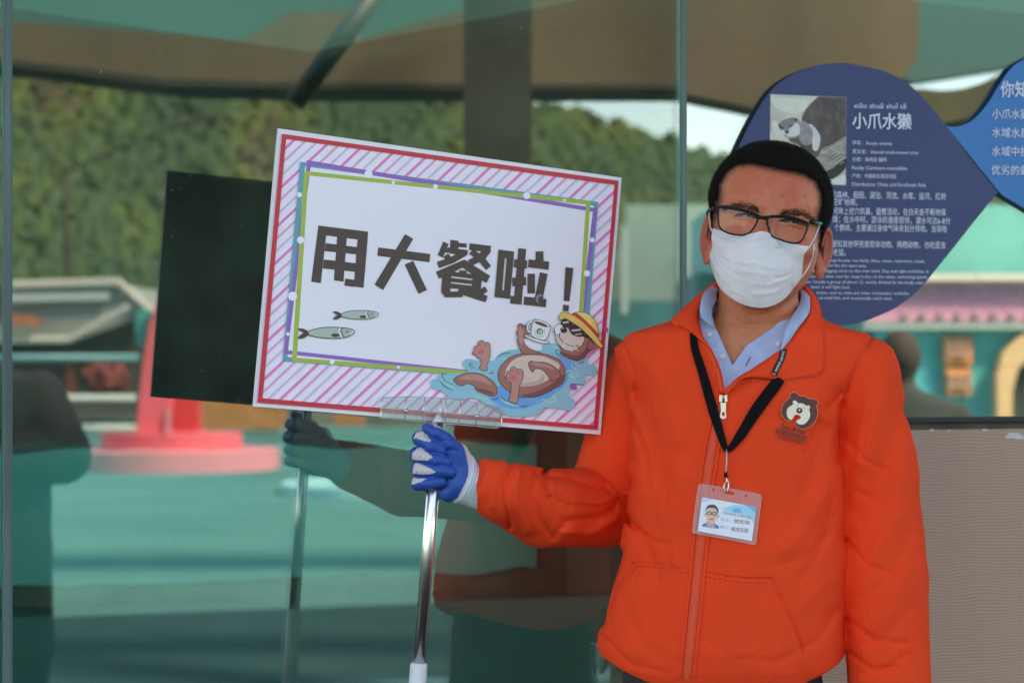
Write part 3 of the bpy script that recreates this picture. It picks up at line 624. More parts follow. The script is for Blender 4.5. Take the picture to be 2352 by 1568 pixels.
for ln in ([(910, 622), (980, 580), (1070, 566)], [(285, 865), (350, 930), (445, 985)], [(380, 800), (325, 800), (350, 870), (510, 947)], [(690, 740), (620, 710), (630, 685), (665, 683)], [(815, 790), (865, 785), (860, 762)], [(845, 1070), (900, 1070), (925, 1050)], [(1035, 1100), (970, 1060), (955, 1035)], [(1150, 1148), (1220, 1148), (1235, 1125)], [(1620, 618), (1560, 580), (1555, 540), (1590, 535)], [(1780, 684), (1840, 675), (1852, 645)]):
    po.line('ink', spline(zp(ZO, ln), 5), 1.8, taper=True)
shape('fur', [(445, 865), (480, 825), (560, 795), (640, 785), (730, 795), (820, 840), (890, 900), (915, 970), (905, 1020), (860, 1037), (790, 1020), (700, 980), (675, 950), (690, 945), (640, 915), (575, 900), (550, 925), (490, 910)])
shape('fur_light', [(500, 850), (570, 812), (650, 803), (740, 815), (820, 870), (860, 920), (800, 900), (700, 870), (600, 860)], 0)
shape('fur_dark', [(690, 950), (760, 960), (850, 985), (880, 1015), (850, 1025), (780, 1005), (710, 975)], 0)
shape('fur', [(925, 830), (940, 740), (1000, 660), (1090, 600), (1200, 575), (1350, 570), (1480, 595), (1590, 650), (1645, 730), (1650, 820), (1620, 900), (1540, 950), (1450, 1000), (1350, 1040), (1250, 1050), (1150, 1040), (1040, 980), (960, 910)])
shape('fur_dark', [(1180, 1020), (1300, 1000), (1450, 940), (1560, 860), (1640, 800), (1620, 890), (1540, 945), (1450, 995), (1350, 1035), (1250, 1046)], 0)
shape('belly', [(1005, 780), (1030, 710), (1100, 640), (1220, 600), (1380, 600), (1500, 640), (1590, 700), (1560, 780), (1480, 850), (1410, 890), (1300, 925), (1150, 930), (1060, 890), (1010, 840)], 0)
shape('belly_shade', [(1420, 870), (1300, 920), (1150, 926), (1100, 905), (1250, 890), (1370, 860), (1400, 800)], 0)
shape('fur_light', [(735, 640), (740, 700), (720, 735), (760, 755), (805, 760), (805, 700), (835, 620), (840, 540), (835, 480), (815, 455), (778, 460), (765, 440), (740, 436), (710, 455), (705, 490), (672, 500), (665, 535), (650, 560), (655, 590), (690, 595), (700, 620)])
for e in ((742, 562, 38, 28, -20), (725, 487, 16, 14, 0), (787, 487, 14, 14, 0), (685, 530, 15, 11, 0), (665, 578, 13, 10, 0)): po.poly('pad', zp(ZO, ell(*e)))
shape('fur_light', [(1070, 900), (1060, 1000), (1047, 1085), (1090, 1108), (1130, 1110), (1145, 1030), (1160, 920), (1190, 860), (1197, 790), (1185, 755), (1150, 742), (1132, 755), (1120, 735), (1090, 720), (1060, 740), (1055, 765), (1020, 775), (1015, 810), (1003, 835), (1010, 855), (1040, 858), (1050, 885)])
for e in ((1093, 838, 38, 28, -15), (1082, 765, 19, 17, 0), (1143, 785, 18, 17, 0), (1045, 797, 19, 13, 0), (1022, 840, 16, 10, 0)): po.poly('pad', zp(ZO, ell(*e)))
shape('fur', [(1255, 700), (1260, 670), (1290, 657), (1330, 668), (1420, 672), (1500, 700), (1570, 750), (1600, 800), (1580, 850), (1520, 860), (1500, 872), (1450, 800), (1400, 750), (1340, 740), (1320, 745), (1310, 770), (1290, 772), (1270, 740)])
shape('fur_light', [(1290, 672), (1400, 684), (1490, 712), (1540, 760), (1450, 730), (1330, 710)], 0)
shape('fur', [(1210, 580), (1150, 500), (1135, 430), (1140, 400), (1128, 370), (1130, 340), (1145, 310), (1140, 270), (1165, 253), (1190, 265), (1187, 298), (1205, 268), (1228, 280), (1215, 315), (1250, 330), (1255, 360), (1225, 380), (1230, 405), (1195, 415), (1220, 480), (1280, 530), (1390, 575)])
shape('fur_light', [(1150, 420), (1140, 350), (1160, 290), (1200, 330), (1190, 400), (1200, 460), (1170, 470)], 0)
po.line('ink', zp(ZO, ell(1280, 288, 36, 58, 10)), 6, closed=True); po.line('cup', zp(ZO, ell(1280, 288, 36, 58, 10)), 4, closed=True)
shape('cup', [(1212, 370), (1290, 400), (1400, 435), (1475, 448), (1472, 466), (1420, 470), (1320, 440), (1230, 400)])
shape('cup', [(1310, 215), (1350, 212), (1430, 235), (1490, 280), (1485, 330), (1460, 400), (1440, 425), (1405, 433), (1310, 400), (1282, 360), (1290, 290)])
po.poly('cup', zp(ZO, ell(1398, 250, 92, 26, 20))); po.line('ink', zp(ZO, ell(1398, 250, 92, 26, 20)), 1.2, closed=True); po.poly('tea', zp(ZO, ell(1392, 258, 72, 17, 20)))
po.poly('emblem_green', zp(ZO, ell(1377, 340, 37, 38))); po.poly('cup', zp(ZO, ell(1380, 346, 22, 25))); po.line('emblem_green', zp(ZO, ell(1380, 342, 12, 13, 0, 20, 20, 290)), 2.2)
po.poly('emblem_green', zp(ZO, ell(1374, 338, 3, 3))); po.poly('emblem_green', zp(ZO, ell(1386, 340, 3, 3)))
for k in range(15):
    a = R(-25 + k * 16); q = (1377 + 54 * math.cos(a), 344 + 56 * math.sin(a)); po.line('emblem_green', zp(ZO, [(q[0] - 3 * math.cos(a), q[1] - 4 * math.sin(a)), (q[0] + 4 * math.cos(a), q[1] + 4 * math.sin(a))]), 1.6)
shape('fur', [(1640, 260), (1700, 200), (1800, 230), (1900, 330), (1950, 430), (1930, 520), (1880, 590), (1800, 650), (1700, 630), (1600, 575), (1615, 530), (1580, 450)])
shape('fur_dark', [(1640, 560), (1760, 600), (1860, 540), (1900, 440), (1920, 520), (1880, 585), (1800, 645), (1700, 625), (1605, 573)], 0)
shape('belly', [(1535, 310), (1560, 268), (1612, 258), (1680, 300), (1780, 380), (1860, 400), (1840, 470), (1800, 510), (1740, 550), (1650, 540), (1590, 490), (1550, 430), (1548, 375), (1532, 345)])
shape('cup', [(1535, 310), (1560, 268), (1610, 262), (1630, 300), (1600, 360), (1550, 370)], 1)
shape('fur', [(1885, 480), (1900, 445), (1940, 440), (1975, 470), (1968, 520), (1925, 540), (1890, 520)]); po.line('ink', spline(zp(ZO, [(1905, 500), (1900, 460), (1940, 460), (1950, 490), (1925, 510)]), 5), 1.2)
po.line('ink', spline(zp(ZO, [(1592, 355), (1590, 405), (1650, 470), (1740, 498), (1800, 488)]), 6), 1.6)
po.poly('glasses', zp(ZO, ell(1635, 322, 38, 33, 20))); po.poly('glint', zp(ZO, ell(1622, 304, 12, 7, 20)))
shape('glasses', [(1610, 225), (1650, 207), (1700, 220), (1730, 260), (1705, 290), (1650, 290), (1612, 265)]); shape('glasses', [(1700, 290), (1760, 265), (1820, 290), (1858, 340), (1840, 385), (1790, 392), (1730, 370), (1700, 330)])
po.line('glasses', zp(ZO, [(1840, 375), (1910, 400), (1980, 455)]), 8); po.line('glint', zp(ZO, [(1625, 245), (1690, 235)]), 4); po.line('glint', zp(ZO, [(1720, 330), (1820, 320)]), 4); po.line('glint', zp(ZO, [(1760, 372), (1830, 365)]), 2.5)
for ln in ([(1650, 450), (1625, 515)], [(1668, 480), (1660, 500)], [(1700, 490), (1720, 555)], [(1745, 490), (1790, 552)], [(1820, 450), (1825, 495)]): po.line('whisker', zp(ZO, ln), 1.6)
shape('hat', [(1585, 190), (1600, 145), (1640, 130), (1700, 145), (1800, 200), (1900, 290), (1990, 390), (2055, 490), (2045, 515), (2000, 490), (1900, 380), (1800, 290), (1700, 225), (1650, 200), (1610, 215), (1595, 210)])
shape('hat_light', [(1730, 155), (1790, 130), (1870, 135), (1940, 180), (1985, 240), (2005, 310), (2015, 400), (1960, 340), (1880, 260), (1800, 195)])
shape('hat', [(1930, 190), (1980, 245), (2000, 310), (2010, 380), (1950, 330), (1900, 280), (1940, 250)], 0)
shape('hat_band', [(1728, 150), (1765, 135), (1850, 200), (1940, 290), (2010, 365), (2014, 408), (1950, 345), (1850, 245), (1780, 180)], 0)
po.poly('drop', zp(ZO, ell(2090, 320, 26, 28))); po.poly('drop', zp(ZO, [(2100, 300), (2122, 322), (2100, 345)])); po.poly('purple', zp(ZO, [(1715, 912), (1776, 925), (1774, 972), (1713, 962)]))
art = po.parts.pop('water').build('otter_picture', OM['water'], sg)
for key, mb in po.parts.items(): mb.build(key, OM[key], art)['kind'] = 'stuff'
# clear clip
def clear_mat(name, a):
    m = bpy.data.materials.new(name); m.use_nodes = True; n = m.node_tree; n.nodes.remove(n.nodes['Principled BSDF']); out = n.nodes['Material Output']
    g = n.nodes.new('ShaderNodeBsdfGlossy'); g.inputs['Roughness'].default_value = 0.08
    t = n.nodes.new('ShaderNodeBsdfTransparent'); t.inputs[0].default_value = (0.98, 0.98, 0.98, 1)
    mx = n.nodes.new('ShaderNodeMixShader'); mx.inputs[0].default_value = a
    n.links.new(t.outputs[0], mx.inputs[1]); n.links.new(g.outputs[0], mx.inputs[2]); n.links.new(mx.outputs[0], out.inputs[0]); return m
M_clear = clear_mat('clear_acrylic', 0.16); M_rib = clear_mat('clear_rib', 0.42)
ol = spline(zp(ZH, [(75, 120), (110, 104), (350, 95), (600, 100), (900, 130), (1180, 175), (1300, 212), (1318, 240), (1300, 415), (1040, 400), (750, 378), (620, 372), (300, 335), (66, 318), (62, 290)]), 3, True)
mb = MB(); mb.prism([SP(u, v, 0.010) for u, v in ol], [SP(u, v, 0.008) for u, v in ol]); cl = mb.build('clip', M_clear, sg)
mb = MB(); mb.prism([SP(u, v, -0.0085) for u, v in ol], [SP(u, v, -0.0105) for u, v in ol]); mb.build('clip', M_clear, sg)
mb = MB(); q_ = ol + [ol[0]]; mb.tube([SP(u, v, 0.010) for u, v in q_], 0.0009, 6); mb.build('clip_rim', M_rib, cl, True)
for x in (320, 510, 680, 735, 885, 1065):
    yt = 100 + max(0, x - 600) * .14; yb = 338 + min(60, max(0, (x - 300) * .1))
    mb = MB(); mb.tube([SP(*ZH(x + 8, yt), 0.0105), SP(*ZH(x - 8, yb), 0.0105)], 0.0009, 6); mb.build('clip_rib', M_rib, cl, True)
mb = MB(); mb.tube([SP(*ZH(72, 210), 0.0105), SP(*ZH(690, 262), 0.0105), SP(*ZH(1300, 322), 0.0105)], 0.0008, 6); mb.build('clip_rib', M_rib, cl, True)
for q in ((322, 238), (1068, 300)):
    mb = MB(); c_ = SP(*ZH(*q), 0.011); mb.tube([c_, c_ - SN * -0.001, c_ + SN * 0.003], [0.0035, 0.0035, 0.003], 14); mb.build('clip_stud', M_rib, cl, True)
# chrome pole with white grip
PD = 3.19
top, mid, bot = P(1007, 968, PD), P(962, 1528, PD), P(947, 1720, PD)
mb = MB(); mb.tube([SP(1005, 955, -0.006), top + Vector((0, 0, .004)), top, top + (mid - top) * 0.02], [0.004, 0.005, 0.008, 0.008], 16); mb.build('pole_socket', mat('socket_plastic', (0.6, 0.6, 0.6), 0.4), sg, True)
mb = MB(); mb.tube([top, mid], 0.0087, 32); po_ = mb.build('pole', mat('chrome', (0.95, 0.90, 0.88), 0.28, metal=1.0), sg, True)
e = (bot - mid).normalized(); mb = MB(); mb.tube([mid - e * .004, mid - e * .003, mid, mid + e * .06, bot], [0.0095, 0.0112, 0.0118, 0.012, 0.0125], 24); mb.build('grip', mat('white_grip', (0.66, 0.65, 0.68), 0.45), sg, True)
low = bot + e * 0.35
mb = MB(); mb.tube([bot, low], 0.0087, 20); mb.build('lower_pole', MATS['chrome'], sg, True)

# ================================================================== blue information boards on the glass
def gboard(name, label, pts, mtl):
    r_ = root(name, label, 'board', GP(*pts[0]))
    mb = MB(); mb.prism([GP(u, v, 0.012) for u, v in pts], [GP(u, v, 0.0075) for u, v in pts]); mb.build('plate', mtl, r_)
    for (u, v) in ((pts[4][0], pts[4][1]),):
        pass
    return r_
drop = spline([(1937, 144), (2034, 165), (2100, 205), (2165, 279), (2231, 367)], 6)[:-1] + [(2231, 367), (2292, 442), (2231, 517)] + spline([(2231, 517), (2165, 600), (2100, 675), (2033, 719), (1937, 747), (1840, 728), (1755, 672), (1703, 590), (1678, 500), (1678, 415), (1695, 341), (1770, 209), (1858, 156), (1937, 144)], 6)[1:-1]
nb = gboard('otter_info_board', 'navy drop-shaped board with an otter photo and white text behind the man\'s head', drop, mat('navy_print', srgb(52, 62, 108), 0.45, var=.04, vscale=3))
pb = Print(lambda u, v, off: GP(u, v, 0.012 + off))
B4 = Z(3050, 350, 2.2486); B5 = Z(3200, 750, 3.1357); BR = Z(3400, 0, 1.7428)
BM = {'photo': mat('photo_stone', srgb(196, 192, 176), 0.4, var=.3, vscale=18), 'otter_coat': mat('photo_fur', srgb(92, 78, 76), 0.5, var=.35, vscale=45), 'otter_head': mat('photo_head', srgb(150, 140, 142), 0.5, var=.25, vscale=60), 'otter_cheek': mat('photo_cheek', srgb(212, 208, 208), 0.5, var=.1, vscale=60), 'dark_marks': mat('photo_dark', srgb(48, 42, 42), 0.5), 'log': mat('photo_log', srgb(158, 150, 142), 0.5, var=.4, vscale=50, stretch=(1, 1, 3)), 'stone_light': mat('photo_light', srgb(222, 220, 208), 0.5, var=.1, vscale=25), 'text_line': mat('board_white', srgb(222, 222, 236), 0.5)}
q4 = lambda pts: zp(B4, pts); s4 = lambda pts: spline(q4(pts), 6, True)
pb.poly('photo', q4([(72, 62), (755, 90), (750, 880), (62, 852)]))
pb.poly('stone_light', s4([(90, 90), (300, 100), (420, 130), (330, 230), (180, 210), (100, 160)])); pb.poly('stone_light', s4([(90, 300), (150, 330), (170, 420), (100, 410)])); pb.poly('stone_light', s4([(620, 850), (700, 800), (742, 790), (742, 870)]))
pb.poly('otter_coat', [B4(500, 82), B4(753, 92), B4(752, 440)] + spline(q4([(752, 440), (700, 470), (600, 530), (530, 560), (500, 640), (450, 650), (400, 600), (330, 520), (240, 480), (260, 430), (330, 420), (350, 300), (370, 230), (430, 150), (500, 82)]), 4)[1:-1])
pb.poly('log', q4([(480, 640), (560, 540), (660, 500), (750, 445), (752, 720), (690, 790), (600, 835), (560, 760)])); pb.poly('dark_marks', s4([(560, 770), (640, 720), (745, 640), (748, 720), (690, 785), (605, 830)]))
pb.poly('otter_head', s4([(145, 345), (175, 300), (230, 278), (290, 272), (335, 305), (352, 370), (340, 430), (280, 460), (215, 450), (175, 405)])); pb.poly('otter_cheek', s4([(260, 350), (310, 320), (340, 370), (320, 430), (240, 445), (215, 420)])); pb.poly('otter_cheek', s4([(165, 390), (195, 385), (205, 430), (180, 420)]))
for e in ((222, 402, 18, 13), (172, 362, 22, 9, 30), (258, 345, 20, 9, -30), (300, 290, 12, 14), (150, 340, 8, 16)): pb.poly('dark_marks', q4(ell(*e)))
pb.poly('otter_cheek', s4([(420, 330), (470, 360), (520, 450), (500, 560), (455, 560), (440, 460), (400, 390)])); pb.poly('otter_head', s4([(350, 300), (400, 320), (450, 400), (440, 500), (380, 520), (330, 470), (340, 380)]))
for k in range(26):
    a_ = rs.uniform(0, 1); x_, y_ = 400 + 330 * a_, 130 + 300 * rs.uniform(0, 1) * (1 - .3 * a_)
    pb.line('otter_head', q4([(x_, y_), (x_ + 12, y_ + 34), (x_ + 16, y_ + 60)]), 0.7, taper=True)
for k in range(7): pb.line('stone_light', q4([(540 + k * 26, 590 + k * 18), (620 + k * 18, 545 + k * 20), (735, 480 + k * 34)]), 1.3, taper=True)
for k in range(6): pb.line('dark_marks', q4([(530 + k * 28, 620 + k * 24), (640 + k * 14, 570 + k * 26), (740, 500 + k * 36)]), 0.8, taper=True)
ph = pb.parts.pop('photo').build('otter_photo', BM['photo'], nb)
for key in list(pb.parts): pb.parts.pop(key).build(key, BM[key], ph)['kind'] = 'stuff'
def tl_(board, z, body, a, b_, h, bold=0.0, m=None):
    pb.text('L', body, z(*a), z(*b_), h / (4096 / 2352.0) / {id(B4): 2.2486, id(B5): 3.1357, id(BR): 1.7428}[id(z)], bold)
    pb.parts.pop('L').build('text_line', m or BM['text_line'], board)
tl_(nb, B4, 'xiǎo zhuǎ shuǐ tǎ', (822, 186), (1290, 192), 46)
tl_(nb, B4, '小爪水獭', (808, 358), (1340, 366), 112, 0.013)
tl_(nb, B4, '学名：Aonyx cinerea', (808, 513), (1165, 520), 31); tl_(nb, B4, '英文名：Oiental small-clawed otter', (808, 592), (1408, 602), 31)
tl_(nb, B4, '分类：食肉目 鼬科', (808, 662), (1118, 666), 31); tl_(nb, B4, 'Family: Carnivora mustelidae', (806, 738), (1300, 744), 34)
tl_(nb, B4, '产地：中国和东南亚地区', (806, 812), (1205, 816), 31); tl_(nb, B4, 'Distribution: China and Southeast Asia', (806, 886), (1468, 894), 36)
for body, a, b_ in (('的森林、稻田、湖泊、河流、水库、运河、红树', (398, 125), (1830, 150)), ('空旷地带。', (412, 218), (720, 224)), ('河岸上挖穴筑巢。昼夜活动，在白天会不断地保', (412, 330), (1830, 348)), ('燥；在水中时，游泳的速度很快，潜水可达6-8分', (408, 432), (1885, 456)), ('个群体，主要通过身体气味来划分领地。当领地', (430, 540), (1840, 556)), ('蟹和其他甲壳类软体动物、两栖动物，也吃昆虫', (395, 742), (1825, 760)), ('捉老鼠。', (340, 846), (575, 852))):
    tl_(nb, B5, body, a, b_, 70, 0.003)
for body, a, b_ in (('ddy swamp forests, rice fields, lakes, rivers, reservoirs, canals,', (215, 928), (1570, 943)), ('areas, do not like the open area.', (120, 990), (835, 1000)), ('usually digging nests on the river bank. Day and night activities, in', (150, 1060), (1615, 1069)), ('to maintain their own fur, keep it dry ; in the water, swimming speed,', (60, 1130), (1595, 1140)), ('utes. Usually a group of about 12, mainly divided by the body odor', (40, 1198), (1555, 1210)), ('lated, it will fight back.', (140, 1262), (630, 1268)), ('brates, such as crabs and other crustaceans, mollusks,', (210, 1335), (1370, 1345)), ('nd small fish, and occasionally catch mice.', (235, 1400), (1160, 1408))):
    tl_(nb, B5, body, a, b_, 40, 0.002)
cyan = [(2168, 283)] + spline([(2172, 290), (2201, 291), (2236, 275), (2271, 235), (2297, 192), (2324, 156), (2352, 137), (2420, 108), (2520, 100), (2620, 150), (2670, 270), (2660, 400), (2590, 490), (2480, 515), (2400, 503), (2352, 478), (2296, 445)], 6)[:-1] + [(2291, 436), (2231, 362)]
cb = gboard('water_info_board', 'bright blue curved board cut off by the right edge of the photo', cyan, mat('cyan_print', srgb(28, 118, 184), 0.45, var=.04, vscale=3))
for body, a, b_, h, bo in (('你知道吗', (1048, 668), (1440, 672), 88, .012), ('小爪水獭', (992, 822), (1250, 826), 54, .004), ('水域水质', (990, 952), (1250, 956), 54, .004), ('水域中找', (988, 1082), (1250, 1086), 54, .004), ('优劣的最', (986, 1212), (1250, 1217), 54, .004)):
    tl_(cb, BR, body, a, b_, h, bo)
# ================================================================== the man: implicit surfaces meshed here
D0 = 3.27; S0 = D0 / F                                  # one body unit = one photo pixel at the man's distance
def A3(u, v, w_): k = (D0 + w_ * S0) / D0; return np.array(((u - CU) * k, w_, (HV - v) * k))
def W3(p): return Vector((p[0] * S0, D0 + p[1] * S0, H + p[2] * S0))
def UVW(u, v, w_): return W3(A3(u, v, w_))
def surfnet(f, lo, hi, h):
    lo = np.array(lo, float); n = (np.ceil((np.array(hi) - lo) / (4 * h)).astype(int) + 1)
    ax = [lo[i] + 4 * h * (np.arange(n[i]) + 0.375) for i in range(3)]
    G = np.stack(np.meshgrid(*ax, indexing='ij'), -1).reshape(-1, 3).astype(np.float32)
    fc = f(G).reshape(n); near = np.abs(fc) < 4 * h * 2.4
    N = n * 4; vals = np.repeat(np.repeat(np.repeat(np.where(fc > 0, 9.0, -9.0), 4, 0), 4, 1), 4, 2).astype(np.float32)
    msk = np.repeat(np.repeat(np.repeat(near, 4, 0), 4, 1), 4, 2); idx = np.argwhere(msk)
    pts = (lo + idx * h).astype(np.float32); out = np.empty(len(pts), np.float32)
    for i in range(0, len(pts), 400000): out[i:i + 400000] = f(pts[i:i + 400000])
    vals[msk] = out
    ins = vals < 0; cnt = np.zeros(N - 1, np.int8)
    for dx in (0, 1):
        for dy in (0, 1):
            for dz in (0, 1): cnt += ins[dx:N[0] - 1 + dx, dy:N[1] - 1 + dy, dz:N[2] - 1 + dz]
    act = (cnt > 0) & (cnt < 8); cells = np.argwhere(act); vid = -np.ones(N - 1, np.int64); vid[act] = np.arange(len(cells))
    acc = np.zeros((len(cells), 3)); c = np.zeros(len(cells)); cor = [(a, b, d_) for a in (0, 1) for b in (0, 1) for d_ in (0, 1)]
    g = lambda o: vals[cells[:, 0] + o[0], cells[:, 1] + o[1], cells[:, 2] + o[2]]
    for a in cor:
        for k in range(3):
            if a[k] == 0:
                b_ = list(a); b_[k] = 1; va, vb = g(a), g(b_); m = (va < 0) != (vb < 0); t = np.where(m, va / np.where(m, va - vb, 1), 0)
                p = np.array(a, float)[None, :].repeat(len(cells), 0); p[:, k] = t
                acc += p * m[:, None]; c += m
    V_ = lo + (cells + acc / c[:, None]) * h
    Fq = []
    for k in range(3):
        a, b_ = [i for i in range(3) if i != k]
        s1 = [slice(0, None)] * 3; s2 = [slice(0, None)] * 3; s1[k] = slice(0, -1); s2[k] = slice(1, None)
        e = np.argwhere(ins[tuple(s1)] != ins[tuple(s2)]); e = e[(e[:, a] > 0) & (e[:, b_] > 0) & (e[:, a] < N[a] - 1) & (e[:, b_] < N[b_] - 1)]
        def cid(da, db): q = e.copy(); q[:, a] -= da; q[:, b_] -= db; return vid[q[:, 0], q[:, 1], q[:, 2]]
        q = np.stack([cid(1, 1), cid(0, 1), cid(0, 0), cid(1, 0)], 1); flip = ins[e[:, 0], e[:, 1], e[:, 2]]
        if k == 1: flip = ~flip
        q[~flip] = q[~flip][:, ::-1]; Fq.append(q)
    return V_, np.concatenate(Fq)
def smin(a, b_, k):
    h_ = np.clip(0.5 + 0.5 * (b_ - a) / k, 0, 1); return b_ * (1 - h_) + a * h_ - k * h_ * (1 - h_)
def smax(a, b_, k): return -smin(-a, -b_, k)
def cone(p, a, b_, ra, rb, sy=1.0):
    a = np.asarray(a, np.float32); b_ = np.asarray(b_, np.float32); d_ = b_ - a; q = p - a
    t = np.clip((q @ d_) / (d_ @ d_), 0, 1); r_ = q - t[:, None] * d_
    if sy != 1.0: r_ = r_ * np.array((1, 1 / sy, 1), np.float32)
    return np.sqrt((r_ * r_).sum(1)) - (ra + (rb - ra) * t)
def ellip(p, c, r, M=None):
    q = p - np.asarray(c, np.float32)
    if M is not None: q = q @ np.asarray(M, np.float32)
    r = np.asarray(r, np.float32); k0 = np.sqrt(((q / r) ** 2).sum(1)); k1 = np.sqrt(((q / (r * r)) ** 2).sum(1)) + 1e-6
    return k0 * (k0 - 1) / k1
def loft(p, tab, e=2.2):                                # tab rows: Z, cx, rx, cy, ry
    tab = np.array(sorted(tab), np.float32); z = p[:, 2]
    cx, rx, cy, ry = (np.interp(z, tab[:, 0], tab[:, i]) for i in (1, 2, 3, 4))
    q = (np.abs((p[:, 0] - cx) / rx) ** e + np.abs((p[:, 1] - cy) / ry) ** e) ** (1 / e)
    return np.maximum((q - 1) * np.minimum(rx, ry), np.maximum(tab[0, 0] - z, z - tab[-1, 0]))
def uv_of(p): k = D0 / (D0 + p[:, 1] * S0); return p[:, 0] * k + CU, HV - p[:, 2] * k
def seg_dist(u, v, pts):
    best = np.full(len(u), 1e9, np.float32)
    for (ax_, ay), (bx, by) in zip(pts[:-1], pts[1:]):
        dx, dy = bx - ax_, by - ay; t = np.clip(((u - ax_) * dx + (v - ay) * dy) / (dx * dx + dy * dy + 1e-6), 0, 1)
        best = np.minimum(best, np.hypot(u - ax_ - t * dx, v - ay - t * dy))
    return best
def polysdf(u, v, pts):
    d_ = seg_dist(u, v, pts + [pts[0]]); ins = np.zeros(len(u), bool)
    for (x0, y0), (x1, y1) in zip(pts, pts[1:] + [pts[0]]):
        c = ((y0 > v) != (y1 > v)); xx = (x1 - x0) * (v - y0) / (y1 - y0 + 1e-9) + x0; ins ^= c & (u < xx)
    return np.where(ins, -d_, d_)
def wob(p, sc, seed=0):
    r_ = np.random.RandomState(seed); o = np.zeros(len(p), np.float32)
    for i in range(5): k = r_.normal(size=3) * sc; o += np.sin(p @ k.astype(np.float32) + r_.uniform(0, 6.3))
    return o / 5
def sdf_mesh(name, f, lo, hi, h, m, parent, col=None, smooth_it=1):
    v, q = surfnet(f, lo, hi, h)
    used, inv = np.unique(q.ravel(), return_inverse=True); v = v[used]; q = inv.reshape(-1, 4)
    for _ in range(smooth_it):
        acc = np.zeros_like(v); c = np.zeros(len(v))
        for i in range(4):
            a = q[:, i]; b_ = q[:, (i + 1) % 4]; np.add.at(acc, a, v[b_]); np.add.at(c, a, 1); np.add.at(acc, b_, v[a]); np.add.at(c, b_, 1)
        v = v * 0.5 + 0.5 * acc / c[:, None]
    wv = np.stack([v[:, 0] * S0, D0 + v[:, 1] * S0, H + v[:, 2] * S0], 1)
    cc = None
    if col is not None: cc = col(v)
    o = np_mesh(name, wv, q, m, parent, True, cc)
    return o, v, q

man = root('person', 'man in orange zip jacket, glasses and white face mask holding up the placard', 'person', (UVW(1660, 812, 0).x, D0, 0))
# ---- head frame
RL, YW = R(8.0), R(4.0); OH = A3(1764, 508, 0)
ex = np.array((math.cos(YW), -math.sin(YW), 0)); ey = np.array((math.sin(YW), math.cos(YW), 0)); ez = np.array((0, 0, 1.0))
rot = lambda q: np.array((q[0] * math.cos(RL) + q[2] * math.sin(RL), q[1], -q[0] * math.sin(RL) + q[2] * math.cos(RL)))
HM = np.stack([rot(ex), rot(ey), rot(ez)])              # rows: local axes in body space
def to_head(p): return (p - OH.astype(np.float32)) @ HM.T.astype(np.float32)
def from_head(q): return OH + np.asarray(q, float) @ HM
ftab = [(150, 0, 34, 0, 50), (128, 0, 76, -4, 84), (100, 0, 102, -14, 108), (72, 0, 118, -22, 117), (40, 0, 130, -32, 116), (10, 0, 127, -34, 110), (-20, 0, 124, -37, 108), (-60, 0, 121, -40, 106), (-105, 0, 115, -44, 100), (-140, 0, 98, -48, 92), (-168, 0, 74, -52, 78), (-188, 0, 50, -56, 62), (-203, 0, 30, -60, 44)]
def tiltm(deg, sx):
    c, s_ = math.cos(R(deg)), math.sin(R(deg)) * sx; return np.array(((c, -s_, 0), (s_, c, 0), (0, 0, 1)), float)
